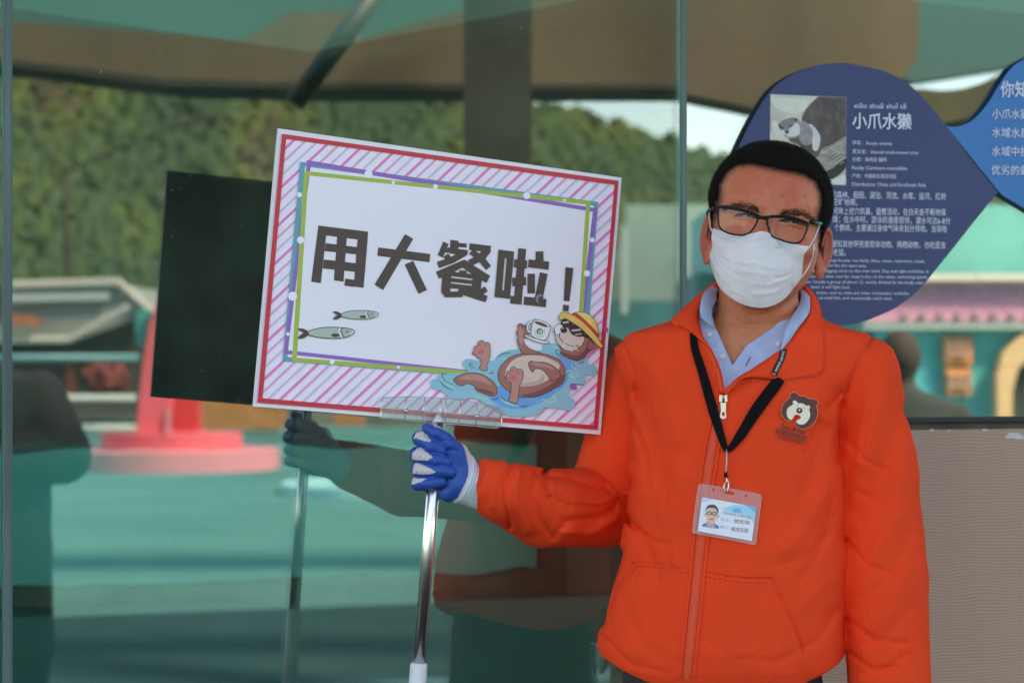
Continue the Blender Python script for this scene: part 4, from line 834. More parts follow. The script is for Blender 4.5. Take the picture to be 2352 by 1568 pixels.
def head_sdf(q, ears=True, detail=True):
    d_ = ellip(q, (0, 14, 52), (135, 156, 127)); d_ = smin(d_, loft(q, ftab, 2.25), 30)
    if not detail: return d_
    x = q[:, 0]; z = q[:, 2]; ax = np.abs(x); s = q.copy(); s[:, 0] = ax
    d_ = smin(d_, cone(s, (18, -131, 22), (72, -112, 27), 15, 12), 16)
    d_ = smin(d_, ellip(s, (66, -104, -58), (42, 38, 28)), 22)
    d_ = smax(d_, -ellip(s, (48, -163, -6), (34, 22, 17)), 16)
    d_ = smin(d_, ellip(s, (50, -117, -3), (33, 24, 19)), 6)
    d_ = smin(d_, cone(q, (0, -135, 14), (0, -160, -56), 8, 14), 16); d_ = smin(d_, ellip(s, (9, -156, -62), (20, 17, 14)), 10)
    d_ = smin(d_, cone(s, (0, -146, -120), (26, -132, -118), 9, 6), 8); d_ = smin(d_, ellip(q, (0, -122, -172), (34, 26, 26)), 18)
    # lid fold, slit between the lids, smile lines
    dx = s[:, 0] - 50
    zc = -3.5 - dx * dx * 0.0042 - dx * 0.03
    slit = np.maximum(np.abs(z - zc) - 3.6 * np.sqrt(np.clip(1 - (dx / 29) ** 2, 0, 1)), np.abs(q[:, 1] + 138) - 16)
    d_ = smax(d_, -slit, 2.0)
    front = (q[:, 1] < -60)
    d_ = d_ + np.where(front, 1.6 * np.exp(-((z - zc - 9.5) / 2.2) ** 2) * (np.abs(dx) < 30), 0)
    d_ = d_ + np.where(front, 1.5 * np.exp(-((z - zc + 12 + 0.006 * dx * dx) / 2.6) ** 2) * (np.abs(dx) < 26), 0)
    for k_ in (-0.25, 0.05, 0.35): d_ = d_ + np.where(front & (ax > 78) & (ax < 104), 1.1 * np.exp(-((z + 2 - (ax - 78) * k_) / 1.6) ** 2), 0)
    if ears:
        for sx in (-1, 1):
            M = tiltm(-38, sx); c = np.array((sx * 136 if sx > 0 else -128, 14, -48.0))
            e = ellip(q, c, (13, 30, 57), M)
            lobe = ellip(q, c + (-sx * 3, -14, -50), (9, 15, 20), M); e = smin(e, lobe, 8)
            n_ = np.array((sx * math.cos(R(38)), -math.sin(R(38)), 0)); 
            e = smax(e, -ellip(q, c + n_ * 13 + (-sx * 2, -2, 6), (17, 21, 42), M), 3)
            e = smin(e, cone(q, c + n_ * 1 + (sx * 0, -12, 30), c + n_ * 1 + (0, -2, -20), 2.5, 3.5), 4)
            d_ = smin(d_, smin(e, cone(q, c + (-sx * 18, -14, 14), c + (-sx * 16, -14, -30), 11, 11), 8), 6)
    return d_
TV = [(1640, 640), (1630, 690), (1640, 742), (1662, 792), (1682, 838), (1715, 792), (1775, 752), (1815, 715), (1836, 680), (1846, 640)]
ntab = [(812 - 600, 1748 - CU, 88, 12, 84), (812 - 680, 1743 - CU, 91, 14, 86), (812 - 715, 1742 - CU, 96, 16, 88), (812 - 745, 1738 - CU, 118, 20, 84), (812 - 790, 1730 - CU, 180, 18, 88), (812 - 850, 1715 - CU, 215, 14, 98), (812 - 1000, 1690 - CU, 205, 8, 108), (812 - 1300, 1675 - CU, 195, 2, 118), (812 - 1560, 1660 - CU, 205, 0, 122)]
def arm_pts(kind):
    if kind == 'r': return [A3(1478, 862, 190), A3(1385, 1165, 165), A3(1250, 1166, -10), A3(1150, 1128, -118), A3(1075, 1098, -146)]
    return [A3(1980, 868, 12), A3(2020, 1100, 6), A3(2032, 1330, -8), A3(2046, 1620, -20)]
def body_sdf(p):
    d_ = head_sdf(to_head(p)); d_ = smin(d_, loft(p, ntab, 2.1), 14)
    for k, rr in (('r', (58, 48, 40, 32, 30)), ('l', (60, 52, 46, 36))):
        a = arm_pts(k)
        for i in range(len(a) - (2 if k == 'r' else 1)): d_ = smin(d_, cone(p, a[i], a[i + 1], rr[i], rr[i + 1]), 10)
    u, v = uv_of(p)                                     # tendons and neck folds
    for pts, w_, am in (([(1668, 712), (1700, 745), (1760, 752), (1810, 725)], 5, 1.6), ([(1680, 700), (1730, 728), (1790, 712)], 5, 1.2), ([(1655, 745), (1672, 800)], 10, 2.0), ([(1690, 770), (1682, 830)], 12, 2.0)):
        d_ = d_ + am * np.exp(-(seg_dist(u, v, pts) / w_) ** 2) * (p[:, 1] < 0)
    return d_
SKIN = np.array((0.64, 0.18, 0.088))
def skin_col(v):
    q = to_head(v.astype(np.float32)); c = np.tile(SKIN, (len(v), 1)); n1 = wob(v, 0.035, 3); n2 = wob(v, 0.12, 4)
    red = np.clip(0.25 + 0.35 * n1 + 0.2 * n2, 0, 1)
    for (x, z, r_) in ((-60, 62, 28), (48, 70, 26), (0, 95, 30), (66, -55, 30), (-66, -55, 30), (10, 40, 18), (40, 45, 14)):
        red += 0.55 * np.exp(-((q[:, 0] - x) ** 2 + (q[:, 2] - z) ** 2) / (2 * r_ * r_)) * (q[:, 1] < 0)
    ear = np.clip((np.abs(q[:, 0]) - 122) / 20, 0, 1) * (q[:, 2] < 25) * (q[:, 2] > -125); red += ear * 1.1
    red = np.clip(red, 0, 1.6)[:, None]
    c = c * (1 - red * np.array((0.08, 0.30, 0.30)))
    ea = (np.clip((np.abs(q[:, 0]) - 124) / 12, 0, 1) * (q[:, 2] < 25) * (q[:, 2] > -125) * 0.7)[:, None]; c = c * (1 - ea) + np.array((0.56, 0.12, 0.075)) * ea
    neck = np.clip((-150 - q[:, 2]) / 60, 0, 1)[:, None]; c = c * (1 - neck * np.array((0.05, -0.02, 0.05)))
    # short hair roots fading into the temples and sideburns
    hz = hair_edge(q) + 60 * ((np.abs(q[:, 0]) > 122) & (q[:, 2] < 30)) + 2.5 * wob(v.astype(np.float32), 0.5, 77); st = np.clip(1 - hz / 20, 0, 1) ** 1.5 * 0.9; c = c * (1 - st[:, None]) + np.array((0.03, 0.02, 0.015)) * st[:, None]
    spot = np.zeros(len(v))
    for (x, z, r_) in ((-38, 108, 1.6), (70, 58, 1.8), (18, 50, 1.5), (-12, 70, 1.2), (84, -20, 1.5), (30, 100, 1.3)): spot += np.exp(-((q[:, 0] - x) ** 2 + (q[:, 2] - z) ** 2) / (2 * r_ * r_)) * (q[:, 1] < -40)
    c = c * (1 - 0.6 * np.clip(spot, 0, 1)[:, None])
    return np.concatenate([np.clip(c, 0, 1), np.ones((len(v), 1))], 1)
# signed distance (head units) to the hair region: negative inside hair
HL = [(-160, 210), (-160, -60), (-133, -58), (-126, -10), (-121, 30), (-124, 62), (-112, 92), (-92, 112), (-60, 118), (-28, 114), (0, 110), (30, 110), (66, 108), (92, 96), (108, 70), (112, 40), (108, 15), (118, -8), (124, -45), (134, -62), (160, -60), (160, 210)]
def hair_edge(q):
    fr = polysdf(q[:, 0] * 1.0, q[:, 2], HL); back = np.maximum(20 - q[:, 1], -105 - q[:, 2])
    side = np.maximum(-20 - q[:, 1], -30 - q[:, 2])
    return np.minimum(np.minimum(fr, back), side)
M_skin = mat('skin', (*SKIN, 1), 0.48, attr='Col', var=0.09, vscale=120, bump=0.5, bscale=600, sss=0.12, spec=0.5)
# finer head over the same form (front of the face needs it): replace body by a two-resolution union is avoided; the body is meshed fine only near the head
v1, q1 = surfnet(lambda p: np.maximum(body_sdf(p), p[:, 2] - 20), (-160, -215, -860), (2140 - CU, 240, 40), 5.5)
v2, q2 = surfnet(lambda p: np.maximum(body_sdf(p), 12 - p[:, 2]), (400, -215, 0), (780, 200, 520), 2.0)
def prune(v, q):
    used, inv = np.unique(q.ravel(), return_inverse=True); return v[used], inv.reshape(-1, 4)
v1, q1 = prune(v1, q1); v2, q2 = prune(v2, q2)
bv = np.concatenate([v1, v2]); bq = np.concatenate([q1, q2 + len(v1)])
body = np_mesh('body', np.stack([bv[:, 0] * S0, D0 + bv[:, 1] * S0, H + bv[:, 2] * S0], 1), bq, M_skin, man, True, skin_col(bv))
hsel = (bv[bq].mean(1)[:, 2] > 10)
BVH_head = BVHTree.FromPolygons([tuple(W3(p)) for p in v2], [tuple(x) for x in q2])
def cast(bvh, u, v, default=None):
    o = Vector((0, 0, H)); d_ = (P(u, v, 1.0) - o).normalized(); hit = bvh.ray_cast(o, d_, 10)
    return hit[0], hit[1]
# ---- hair
def hair_sdf(p):
    q = to_head(p); e_ = hair_edge(q); th = np.clip((q[:, 2] + 70) / 150, 0.25, 1) * np.clip(-e_ / 22, 0, 1); d_ = head_sdf(q, False, False) - 0.8 - 5.5 * th - 0.7 * wob(p, 0.10, 8)
    return smax(smax(d_, e_ + 4.5 * wob(p, 0.45, 9), 2), -(head_sdf(q, False, False) + 8), 2)
M_hair = mat('hair', (0.009, 0.0065, 0.005), 0.9, var=0.4, vscale=300, bump=0.6, bscale=900, spec=0.08)
hair, hv, hq = sdf_mesh('hair', hair_sdf, (400, -190, 180), (790, 215, 540), 3.2, M_hair, man)
rs = np.random.RandomState(11)
nv = np.zeros_like(hv); e1 = hv[hq[:, 1]] - hv[hq[:, 0]]; e2 = hv[hq[:, 3]] - hv[hq[:, 0]]; fn = np.cross(e1, e2); fn /= np.linalg.norm(fn, axis=1)[:, None] + 1e-9
pick = rs.choice(len(hq), 34000); c = hv[hq[pick]].mean(1) + rs.normal(size=(len(pick), 3)) * 0.8; n_ = fn[pick]
cen = from_head((0, 14, 50)); out = c - cen; out /= np.linalg.norm(out, axis=1)[:, None]; sg_ = np.sign((n_ * out).sum(1))[:, None]; n_ = n_ * sg_
keep = (n_ * out).sum(1) > 0.35; c = c[keep]; n_ = n_[keep]; out = out[keep]
hz = to_head(c.astype(np.float32))
ln = rs.uniform(2.5, 5.5, len(c)) * np.clip((hz[:, 2] + 60) / 130, 0.5, 1)
dr = n_ + rs.normal(size=n_.shape) * 0.28 + np.array((0.0, -0.35, 0.25)); dr /= np.linalg.norm(dr, axis=1)[:, None]
sd = np.cross(dr, rs.normal(size=dr.shape)); sd /= np.linalg.norm(sd, axis=1)[:, None]
tv = np.stack([c - sd * 0.42, c + sd * 0.42, c + dr * ln[:, None]], 1).reshape(-1, 3); tf = np.arange(len(tv)).reshape(-1, 3)
def wpts(v): return np.stack([v[:, 0] * S0, D0 + v[:, 1] * S0, H + v[:, 2] * S0], 1)
o = np_mesh('hair_strands', wpts(tv), tf, mat('hair_strand', (0.020, 0.014, 0.010), 0.5, spec=0.3), hair, False); o['kind'] = 'stuff'
# thinning hair along the edges, growing out of the scalp
hq2 = to_head(v2.astype(np.float32)); he = hair_edge(hq2); cand = np.where((he > -6) & (he < 10) & (hq2[:, 2] > -60) & (np.abs(hq2[:, 0]) < 134))[0]
cand = rs.choice(cand, 18000); pr2_ = np.clip(1 - (he[cand] + 1) / 10, 0.04, 1); cand = cand[rs.uniform(0, 1, len(cand)) < pr2_]
c = v2[cand] + rs.normal(size=(len(cand), 3)) * 0.9; out = c - cen; out /= np.linalg.norm(out, axis=1)[:, None]
dr = out * 0.9 + np.array((0, -0.5, 0.0)) + rs.normal(size=out.shape) * 0.3; dr /= np.linalg.norm(dr, axis=1)[:, None]; sd = np.cross(dr, rs.normal(size=dr.shape)); sd /= np.linalg.norm(sd, axis=1)[:, None]
ln = rs.uniform(2.5, 6, len(c)); tv = np.stack([c - sd * 0.4, c + sd * 0.4, c + dr * ln[:, None]], 1).reshape(-1, 3)
np_mesh('hair_strands', wpts(tv), np.arange(len(tv)).reshape(-1, 3), bpy.data.materials['hair_strand'], hair, False)['kind'] = 'stuff'
# eyebrows
for sx, pts in ((-1, [(-104, 6), (-84, 15), (-60, 18), (-38, 14), (-26, 10)]), (1, [(22, 10), (36, 14), (58, 18), (82, 15), (98, 5)])):
    tv = []; cv = spline(pts, 10)
    for i in range(480):
        t = rs.uniform(0, 1); k = min(len(cv) - 2, int(t * (len(cv) - 1))); a = np.array(cv[k]); b_ = np.array(cv[k + 1]); tt = (b_ - a) / (np.hypot(*(b_ - a)) + 1e-6)
        inner = (t if sx < 0 else 1 - t); wd = 7.8 * (0.35 + 0.65 * math.sin(math.pi * min(1, max(0.05, t)))) + 3 * inner
        q0 = a + np.array((rs.normal() * 2, rs.normal() * 0.5 * wd))
        dirx = (-tt if sx < 0 else tt) * 0.95 + np.array((0, 0.55 if inner > 0.75 else 0.12)) + rs.normal(size=2) * 0.15
        L = rs.uniform(6, 11); q1_ = q0 + dirx * L
        P0 = from_head((q0[0], -120, q0[1])); P1 = from_head((q1_[0], -120, q1_[1]))
        hp = []
        for pp, off in ((P0, 0.4), (P1, 1.8)):
            wp = W3(pp); k_ = wp.y; uu = wp.x / k_ * F + CU; vv_ = HV - (wp.z - H) / k_ * F
            ht = cast(BVH_head, uu, vv_)
            if ht[0] is None: hp = None; break
            hp.append(np.array((ht[0] + (Vector((0, 0, H)) - ht[0]).normalized() * off * S0)))
        if hp is None: continue
        s_ = np.array((0.0, 0, 1.0)) * 0.42 * S0; tv += [hp[0] - s_, hp[0] + s_, hp[1]]
    np_mesh('eyebrow', np.array(tv), np.arange(len(tv)).reshape(-1, 3), mat('brow_hair', (0.06, 0.03, 0.019), 0.8, spec=0.1), man, False)['kind'] = 'stuff'
# eyes
def ball(name, c, r, m, parent, seg=28):
    b = bmesh.new(); bmesh.ops.create_uvsphere(b, u_segments=seg, v_segments=seg // 2, radius=r); me = bpy.data.meshes.new(name); b.to_mesh(me); b.free()
    me.transform(Matrix.Translation(c)); me.polygons.foreach_set('use_smooth', [True] * len(me.polygons)); return link(name, me, m, parent)
gaze = np.array((0.03, -1, -0.02))
for sx in (-1, 1):
    ec = from_head((sx * 50, -117, -4)); eb = ball('eyeball', W3(ec), 18.5 * S0, mat('eye_white', (0.26, 0.17, 0.15), 0.3), man)
    g_ = gaze / np.linalg.norm(gaze)
    mb = MB()
    for nm, rr, off, mtl in (('iris', 12.0, 15.4, mat('iris_brown', (0.014, 0.008, 0.006), 0.15)), ('pupil', 4.2, 18.75, mat('pupil_black', (0.004, 0.004, 0.004), 0.08))):
        mb = MB(); n = 20; cc = ec + g_ * off
        bulge = ec + g_ * (off + (3.4 if nm == 'iris' else 0.4))
        ring_ = [W3(cc + np.array((math.cos(2 * math.pi * i / n), 0, math.sin(2 * math.pi * i / n))) * rr) for i in range(n)]
        mb.add([W3(bulge)] + ring_, [(0, i + 1, (i + 1) % n + 1) for i in range(n)]); mb.build(nm, mtl, eb, True)
    # lash line hugging the upper lid
    pts = []
    for dx in np.linspace(-30, 31, 16):
        zc = -3.5 - dx * dx * 0.0042 - dx * 0.03 + 5.0 * math.sqrt(max(0, 1 - (dx / 31) ** 2))
        q_ = from_head((sx * (50 + dx), -125, zc)); wp = W3(q_); ht = cast(BVH_head, wp.x / wp.y * F + CU, HV - (wp.z - H) / wp.y * F)
        if ht[0] is not None: pts.append(ht[0] + Vector((0, -0.8 * S0, 0)))
    ys = [p.y for p in pts]; med = sorted(ys)[len(ys) // 2]
    pts = [Vector((p.x, min(p.y, med + 6 * S0), p.z)) for p in pts]
    mb = MB(); mb.tube(pts, [2.3 * S0 * (0.4 + 0.6 * math.sin(math.pi * (i + .6) / len(pts))) for i in range(len(pts))], 6); mb.build('eyelashes', MATS['brow_hair'], man, True)

# ================================================================== clothes
jtab = [(812 - 655, 1742 - CU, 100, 30, 75), (812 - 700, 1740 - CU, 122, 25, 92), (812 - 735, 1722 - CU, 178, 20, 100), (812 - 765, 1710 - CU, 262, 15, 108), (812 - 800, 1712 - CU, 300, 12, 116), (812 - 850, 1712 - CU, 292, 8, 128), (812 - 920, 1700 - CU, 262, 2, 142), (812 - 1000, 1690 - CU, 250, -2, 150), (812 - 1150, 1690 - CU, 250, -5, 156), (812 - 1280, 1684 - CU, 262, -5, 162), (812 - 1400, 1662 - CU, 276, -5, 168), (812 - 1480, 1655 - CU, 284, -5, 170), (812 - 1525, 1658 - CU, 276, -5, 162), (812 - 1552, 1660 - CU, 262, -4, 152), (812 - 1640, 1662 - CU, 256, -4, 148)]
CREASE = [  # polyline, half width, depth (negative: ridge)
 ([(2003, 772), (1975, 820), (1952, 875), (1937, 935)], 4, 2.6), ([(1430, 785), (1455, 850), (1462, 920)], 4, 2.0),
 ([(1937, 930), (1930, 1010), (1926, 1060)], 12, 7), ([(1995, 800), (1960, 900), (1945, 1000)], 22, 4), ([(2040, 850), (2010, 960), (1985, 1060)], 26, -5), ([(2075, 940), (2030, 1080), (1975, 1180)], 22, 4), ([(2085, 1040), (2060, 1180), (2000, 1290)], 24, -4),
 ([(1960, 1120), (2030, 1160)], 9, 2.5), ([(2090, 1230), (2040, 1330), (1985, 1370)], 14, 1.8), ([(2080, 1300), (2050, 1400), (2000, 1440)], 16, -1.5), ([(2090, 1400), (2040, 1460), (1985, 1475)], 10, 2.0), ([(2085, 1500), (2030, 1540), (1980, 1545)], 8, 3),
 ([(1925, 900), (1880, 1010), (1850, 1130)], 24, 3.5), ([(1900, 1120), (1850, 1210), (1800, 1260)], 22, -3.5), ([(1905, 1190), (1880, 1270), (1840, 1330)], 14, 1.8), ([(1905, 960), (1820, 930)], 18, -2.5),
 ([(1465, 900), (1500, 1000), (1520, 1100)], 26, 3.5), ([(1480, 820), (1540, 900), (1560, 1010)], 26, -3), ([(1445, 1190), (1490, 1260), (1510, 1330)], 14, 3), ([(1560, 1090), (1540, 1200), (1550, 1290)], 22, -3), ([(1760, 1010), (1780, 1120), (1770, 1230)], 28, 2.5),
 ([(1425, 1270), (1400, 1350), (1385, 1430)], 12, 3.5), ([(1440, 1400), (1480, 1480), (1560, 1520)], 16, 1.2), ([(1385, 1460), (1450, 1525), (1540, 1545)], 7, 2.5), ([(1620, 1470), (1680, 1510), (1790, 1520)], 8, 1.2), ([(1920, 1400), (1880, 1470), (1800, 1510)], 12, 1.4), ([(1905, 1330), (1830, 1400)], 16, -1.2),
 # right sleeve: folds gathering at the inner elbow and behind the cuff
 ([(1442, 1108), (1390, 1075), (1330, 1060), (1282, 1052)], 6, 10.5), ([(1440, 1118), (1370, 1118), (1300, 1098), (1238, 1088)], 8, 9.0), ([(1436, 1130), (1380, 1155), (1310, 1150), (1255, 1130)], 7, -7.5), ([(1440, 1105), (1400, 1030), (1385, 950)], 10, 9.0), ([(1425, 1060), (1360, 1015), (1330, 1010)], 9, -7.5), ([(1430, 1160), (1370, 1190), (1300, 1195)], 9, 7.5), ([(1420, 1190), (1360, 1225), (1290, 1222)], 10, -6.0),
 ([(1272, 1050), (1248, 1090), (1262, 1140)], 6, 10.5), ([(1230, 1085), (1222, 1130), (1238, 1190), (1262, 1225)], 7, 7.5), ([(1195, 1075), (1185, 1120), (1190, 1170), (1210, 1220)], 7, -7.5), ([(1172, 1062), (1160, 1110), (1160, 1160), (1172, 1210)], 5, 9.0), ([(1300, 1200), (1270, 1235)], 8, 6.0), ([(1150, 1068), (1140, 1110), (1130, 1165)], 7, -4.5), ([(1400, 880), (1440, 960), (1445, 1050)], 12, 7.5)]
POCKET = [([(1455, 1293), (1520, 1298), (1585, 1312)], 2.2, 2.4), ([(1455, 1293), (1415, 1345), (1398, 1400), (1405, 1440)], 2.6, 3.2), ([(1622, 1318), (1700, 1330), (1772, 1330)], 2.2, 2.2), ([(1772, 1330), (1800, 1385), (1832, 1455), (1846, 1500)], 3.2, 4.0), ([(1756, 1340), (1790, 1420), (1815, 1480)], 2, 1.6)]
OPEN = [(1590, 600), (1604, 700), (1606, 738), (1616, 775), (1632, 803), (1650, 850), (1660, 903), (1685, 876), (1722, 850), (1795, 801), (1850, 728), (1862, 690), (1880, 600)]
def hem(p): return (812 - 1502) - 80 * (1 - np.clip(((p[:, 0] - (1660 - CU)) / 280) ** 2, 0, 1))
def jacket_core(p, grow=0.0):
    d_ = loft(p, jtab, 2.25)
    a = arm_pts('l'); rr = (88, 90, 99, 94)
    dl = cone(p, a[0], a[1], rr[0], rr[1])
    for i in (1, 2): dl = smin(dl, cone(p, a[i], a[i + 1], rr[i], rr[i + 1]), 12)
    kz = 7 + 42 * np.clip((p[:, 2] + 70) / 80, 0, 1); d_ = smin(d_, dl, kz)
    a = arm_pts('r'); rr = (90, 94, 92, 72); 
    dr_ = cone(p, a[0], a[1], 88, 92)
    dr_ = smin(dr_, cone(p, a[1], a[2], 92, 90), 10); dr_ = smin(dr_, cone(p, a[2], a[3], 90, 70), 12); dr_ = smin(dr_, cone(p, a[3], A3(1112, 1112, -134), 63, 58), 8)
    wq = p - a[4].astype(np.float32); ax_ = (a[3] - a[4]); ax_ /= np.linalg.norm(ax_)
    dr_ = smax(dr_, 15 - wq @ ax_.astype(np.float32), 3)
    d_ = smin(d_, dr_, np.maximum(kz, 12))
    return d_
def jacket_sdf(p):
    d_ = jacket_core(p); u, v = uv_of(p); fr = p[:, 1] < 60
    for pts, w_, am in CREASE: d_ = d_ + am * np.exp(-(seg_dist(u, v, pts) / w_) ** 2) * fr
    for pts, w_, am in POCKET: d_ = d_ + 1.7 * am * np.exp(-(seg_dist(u, v, pts) / w_) ** 2) * (p[:, 1] < -20)
    d_ = d_ + 2.2 * wob(p, 0.018, 21) + 1.0 * wob(p, 0.045, 22)
    d_ = smax(d_, hem(p) - p[:, 2] - 300 * np.clip((p[:, 0] - (1935 - CU)) / 16, 0, 1), 4)
    op = np.maximum(polysdf(u, v, OPEN), p[:, 1] - 25); d_ = smax(d_, -op, 3)
    d_ = smax(d_, -np.maximum(loft(p, [(z, cx, rx - 14, cy, ry - 12) for z, cx, rx, cy, ry in jtab[:3]] + [(812 - 640, 1742 - CU, 88, 30, 66), (812 - 600, 1742 - CU, 90, 30, 66)], 2.2), (812 - 735) - p[:, 2]), 3)
    return d_
M_or = mat('orange_fleece', (0.92, 0.064, 0.020), 0.85, var=0.03, vscale=25, bump=0.25, bscale=1500, spec=0.08)
CREASE += [([(1945, 1010), (1990, 1060), (2040, 1080)], 7, 5.6), ([(1942, 1240), (1990, 1295), (2050, 1320)], 7, 5.6), ([(1950, 1425), (2010, 1470), (2080, 1478)], 7, 5.6), ([(1952, 1500), (2000, 1535), (2060, 1532)], 6, 5.6), ([(1930, 905), (1882, 960), (1852, 1040)], 9, 3), ([(1905, 1225), (1850, 1282), (1770, 1300)], 10, 1.8), ([(1450, 960), (1482, 1040), (1490, 1120)], 9, 3), ([(1445, 1200), (1500, 1242), (1540, 1250)], 7, 3), ([(2000, 900), (1975, 980), (1968, 1060)], 9, -2.5), ([(1560, 1330), (1530, 1420), (1520, 1500)], 12, 1.4), ([(1700, 1360), (1730, 1440), (1740, 1510)], 14, 1.2)]
CREASE = [(a_, b_ * (0.85 if c_ < 5.5 else 1), c_ * (2.4 if b_ > 11 else 1.5) if abs(c_) < 5.5 else c_) for a_, b_, c_ in CREASE]
def wrinkle_bump(m):                                    # soft cloth creases over the weave
    n = m.node_tree; b = n.nodes['Principled BSDF']; old = b.inputs['Normal'].links[0].from_node
    tc = n.nodes.new('ShaderNodeTexCoord'); mp = n.nodes.new('ShaderNodeMapping'); mp.inputs['Scale'].default_value = (1, 1, 0.55); mp.inputs['Rotation'].default_value = (0, 0.5, 0)
    t = n.nodes.new('ShaderNodeTexNoise'); t.inputs['Scale'].default_value = 16; t.inputs['Detail'].default_value = 5; t.inputs['Distortion'].default_value = 1.2; t.inputs['Roughness'].default_value = 0.45
    n.links.new(tc.outputs['Object'], mp.inputs[0]); n.links.new(mp.outputs[0], t.inputs['Vector'])
    bp = n.nodes.new('ShaderNodeBump'); bp.inputs['Strength'].default_value = 0.55; bp.inputs['Distance'].default_value = 0.012
    n.links.new(t.outputs['Fac'], bp.inputs['Height']); n.links.new(bp.outputs[0], old.inputs['Normal'])
wrinkle_bump(M_or)
jacket, jv, jq = sdf_mesh('jacket', jacket_sdf, (-80, -230, -850), (2170 - CU, 250, 190), 4.0, M_or, man, None, 1)
BVH_j = BVHTree.FromPolygons([tuple(x) for x in wpts(jv)], [tuple(x) for x in jq])
def J(u, v, off=0.0):                                   # a point off metres in front of the jacket cloth
    hit, n = cast(BVH_j, u, v)
    if hit is None: hit = UVW(u, v, -150)
    return hit + (Vector((0, 0, H)) - hit).normalized() * off
# shirt
stab = [(z, cx, rx - 16 if z > 60 else rx - 40, cy, ry - 13) for z, cx, rx, cy, ry in jtab[1:13]]
def shirt_sdf(p):
    d_ = loft(p, stab, 2.2); u, v = uv_of(p)
    d_ = d_ + 1.2 * wob(p, 0.05, 31)
    for pts, w_, am in (([(1765, 765), (1722, 815), (1690, 870), (1668, 905)], 2.2, 3), ([(1650, 770), (1662, 820), (1672, 880)], 2.0, 1.5)): d_ = d_ + am * np.exp(-(seg_dist(u, v, pts) / w_) ** 2)
    op = np.maximum(polysdf(u, v, TV), p[:, 1] - 40); d_ = smax(d_, -op, 2)
    return smax(d_, -(loft(p, ntab, 2.1) - 1.0), 2)
M_sh = mat('chambray', (0.36, 0.43, 0.62), 0.8, var=0.08, vscale=60, bump=0.35, bscale=1600)
shirt, sv, sq = sdf_mesh('shirt', shirt_sdf, (1400 - CU, -180, 812 - 960), (2050 - CU, 170, 812 - 640), 3.0, M_sh, man)
BVH_s = BVHTree.FromPolygons([tuple(x) for x in wpts(sv)], [tuple(x) for x in sq])
def patch(name, outer, inner, m, parent, thick=4.0, bulge=6.0, nu=8, nv_=8, rests=None, gap=3.0):
    o = spline(outer, nu); i_ = spline(inner, nu); rows = []
    for a, b_ in zip(o, i_):
        row = []
        for k in range(nv_ + 1):
            t = k / nv_; q = np.array(a) * (1 - t) + np.array(b_) * t; q[2] -= bulge * math.sin(math.pi * t)
            p = UVW(*q)
            if rests is not None:
                hit, _ = cast(rests, q[0], q[1])
                if hit is not None and hit.y - gap * S0 < p.y: p = hit + (Vector((0, 0, H)) - hit).normalized() * gap * S0
            row.append(p)
        rows.append(row)
    R_, C_ = len(rows), nv_ + 1; vs = [p for r_ in rows for p in r_]; nrm = []
    for r_ in range(R_):
        for c in range(C_):
            a = rows[min(r_ + 1, R_ - 1)][c] - rows[max(r_ - 1, 0)][c]; b_ = rows[r_][min(c + 1, C_ - 1)] - rows[r_][max(c - 1, 0)]
            n = a.cross(b_); n.normalize(); n = n if n.y < 0 else -n; nrm.append(n)
    bk = [p - n * thick * S0 for p, n in zip(vs, nrm)]; N_ = len(vs); fs = []
    for r_ in range(R_ - 1):
        for c in range(C_ - 1):
            a = r_ * C_ + c; fs += [(a, a + 1, a + C_ + 1, a + C_), (a + N_, a + C_ + N_, a + C_ + 1 + N_, a + 1 + N_)]
    edge = [(r_ * C_) for r_ in range(R_)] + [(R_ - 1) * C_ + c for c in range(1, C_)] + [r_ * C_ + C_ - 1 for r_ in range(R_ - 2, -1, -1)] + [c for c in range(C_ - 2, 0, -1)]
    for a, b_ in zip(edge, edge[1:] + edge[:1]): fs.append((a, b_, b_ + N_, a + N_))
    return mesh(name, vs + bk, fs, m, parent, True, recalc=True)
patch('shirt_collar', [(1700, 640, 100), (1652, 650, 45), (1623, 666, -5), (1611, 687, -35), (1607, 715, -62), (1611, 726, -78)], [(1705, 655, 90), (1652, 668, 30), (1647, 690, -15), (1638, 704, -45), (1636, 727, -72), (1642, 753, -90)], M_sh, shirt, 4, 4)
patch('shirt_collar', [(1800, 645, 90), (1842, 660, 35), (1858, 679, -5), (1861, 698, -32), (1857, 721, -58), (1832, 755, -90), (1813, 784, -106), (1796, 804, -120)], [(1795, 660, 80), (1835, 668, 20), (1838, 690, -18), (1830, 708, -45), (1812, 735, -76), (1803, 754, -97), (1800, 772, -108), (1792, 801, -119)], M_sh, shirt, 4, 5)
lf = patch('collar_flap', [(1740, 618, 130), (1690, 628, 90), (1641, 648, 42), (1600, 680, 0), (1562, 714, -38), (1541, 738, -58), (1568, 752, -80), (1592, 768, -98), (1626, 803, -120), (1648, 850, -136), (1659, 903, -150)], [(1742, 640, 110), (1692, 640, 80), (1650, 656, 42), (1616, 688, -15), (1603, 716, -50), (1603, 740, -78), (1607, 752, -90), (1614, 770, -102), (1632, 800, -121), (1652, 848, -137), (1660, 900, -150)], M_or, jacket, 6, 10, rests=BVH_j, gap=6)
rf = patch('collar_flap', [(1745, 618, 130), (1800, 628, 90), (1845, 650, 38), (1878, 688, 2), (1890, 740, -30), (1893, 800, -58), (1889, 853, -78), (1835, 868, -110), (1770, 872, -132), (1712, 870, -144), (1664, 905, -152)], [(1745, 640, 110), (1795, 640, 80), (1838, 662, 38), (1860, 694, -20), (1856, 728, -58), (1826, 774, -96), (1795, 802, -113), (1765, 824, -124), (1728, 847, -135), (1692, 868, -144), (1661, 902, -151)], M_or, jacket, 6, 12, rests=BVH_j, gap=7)
mb = MB(); prev = None
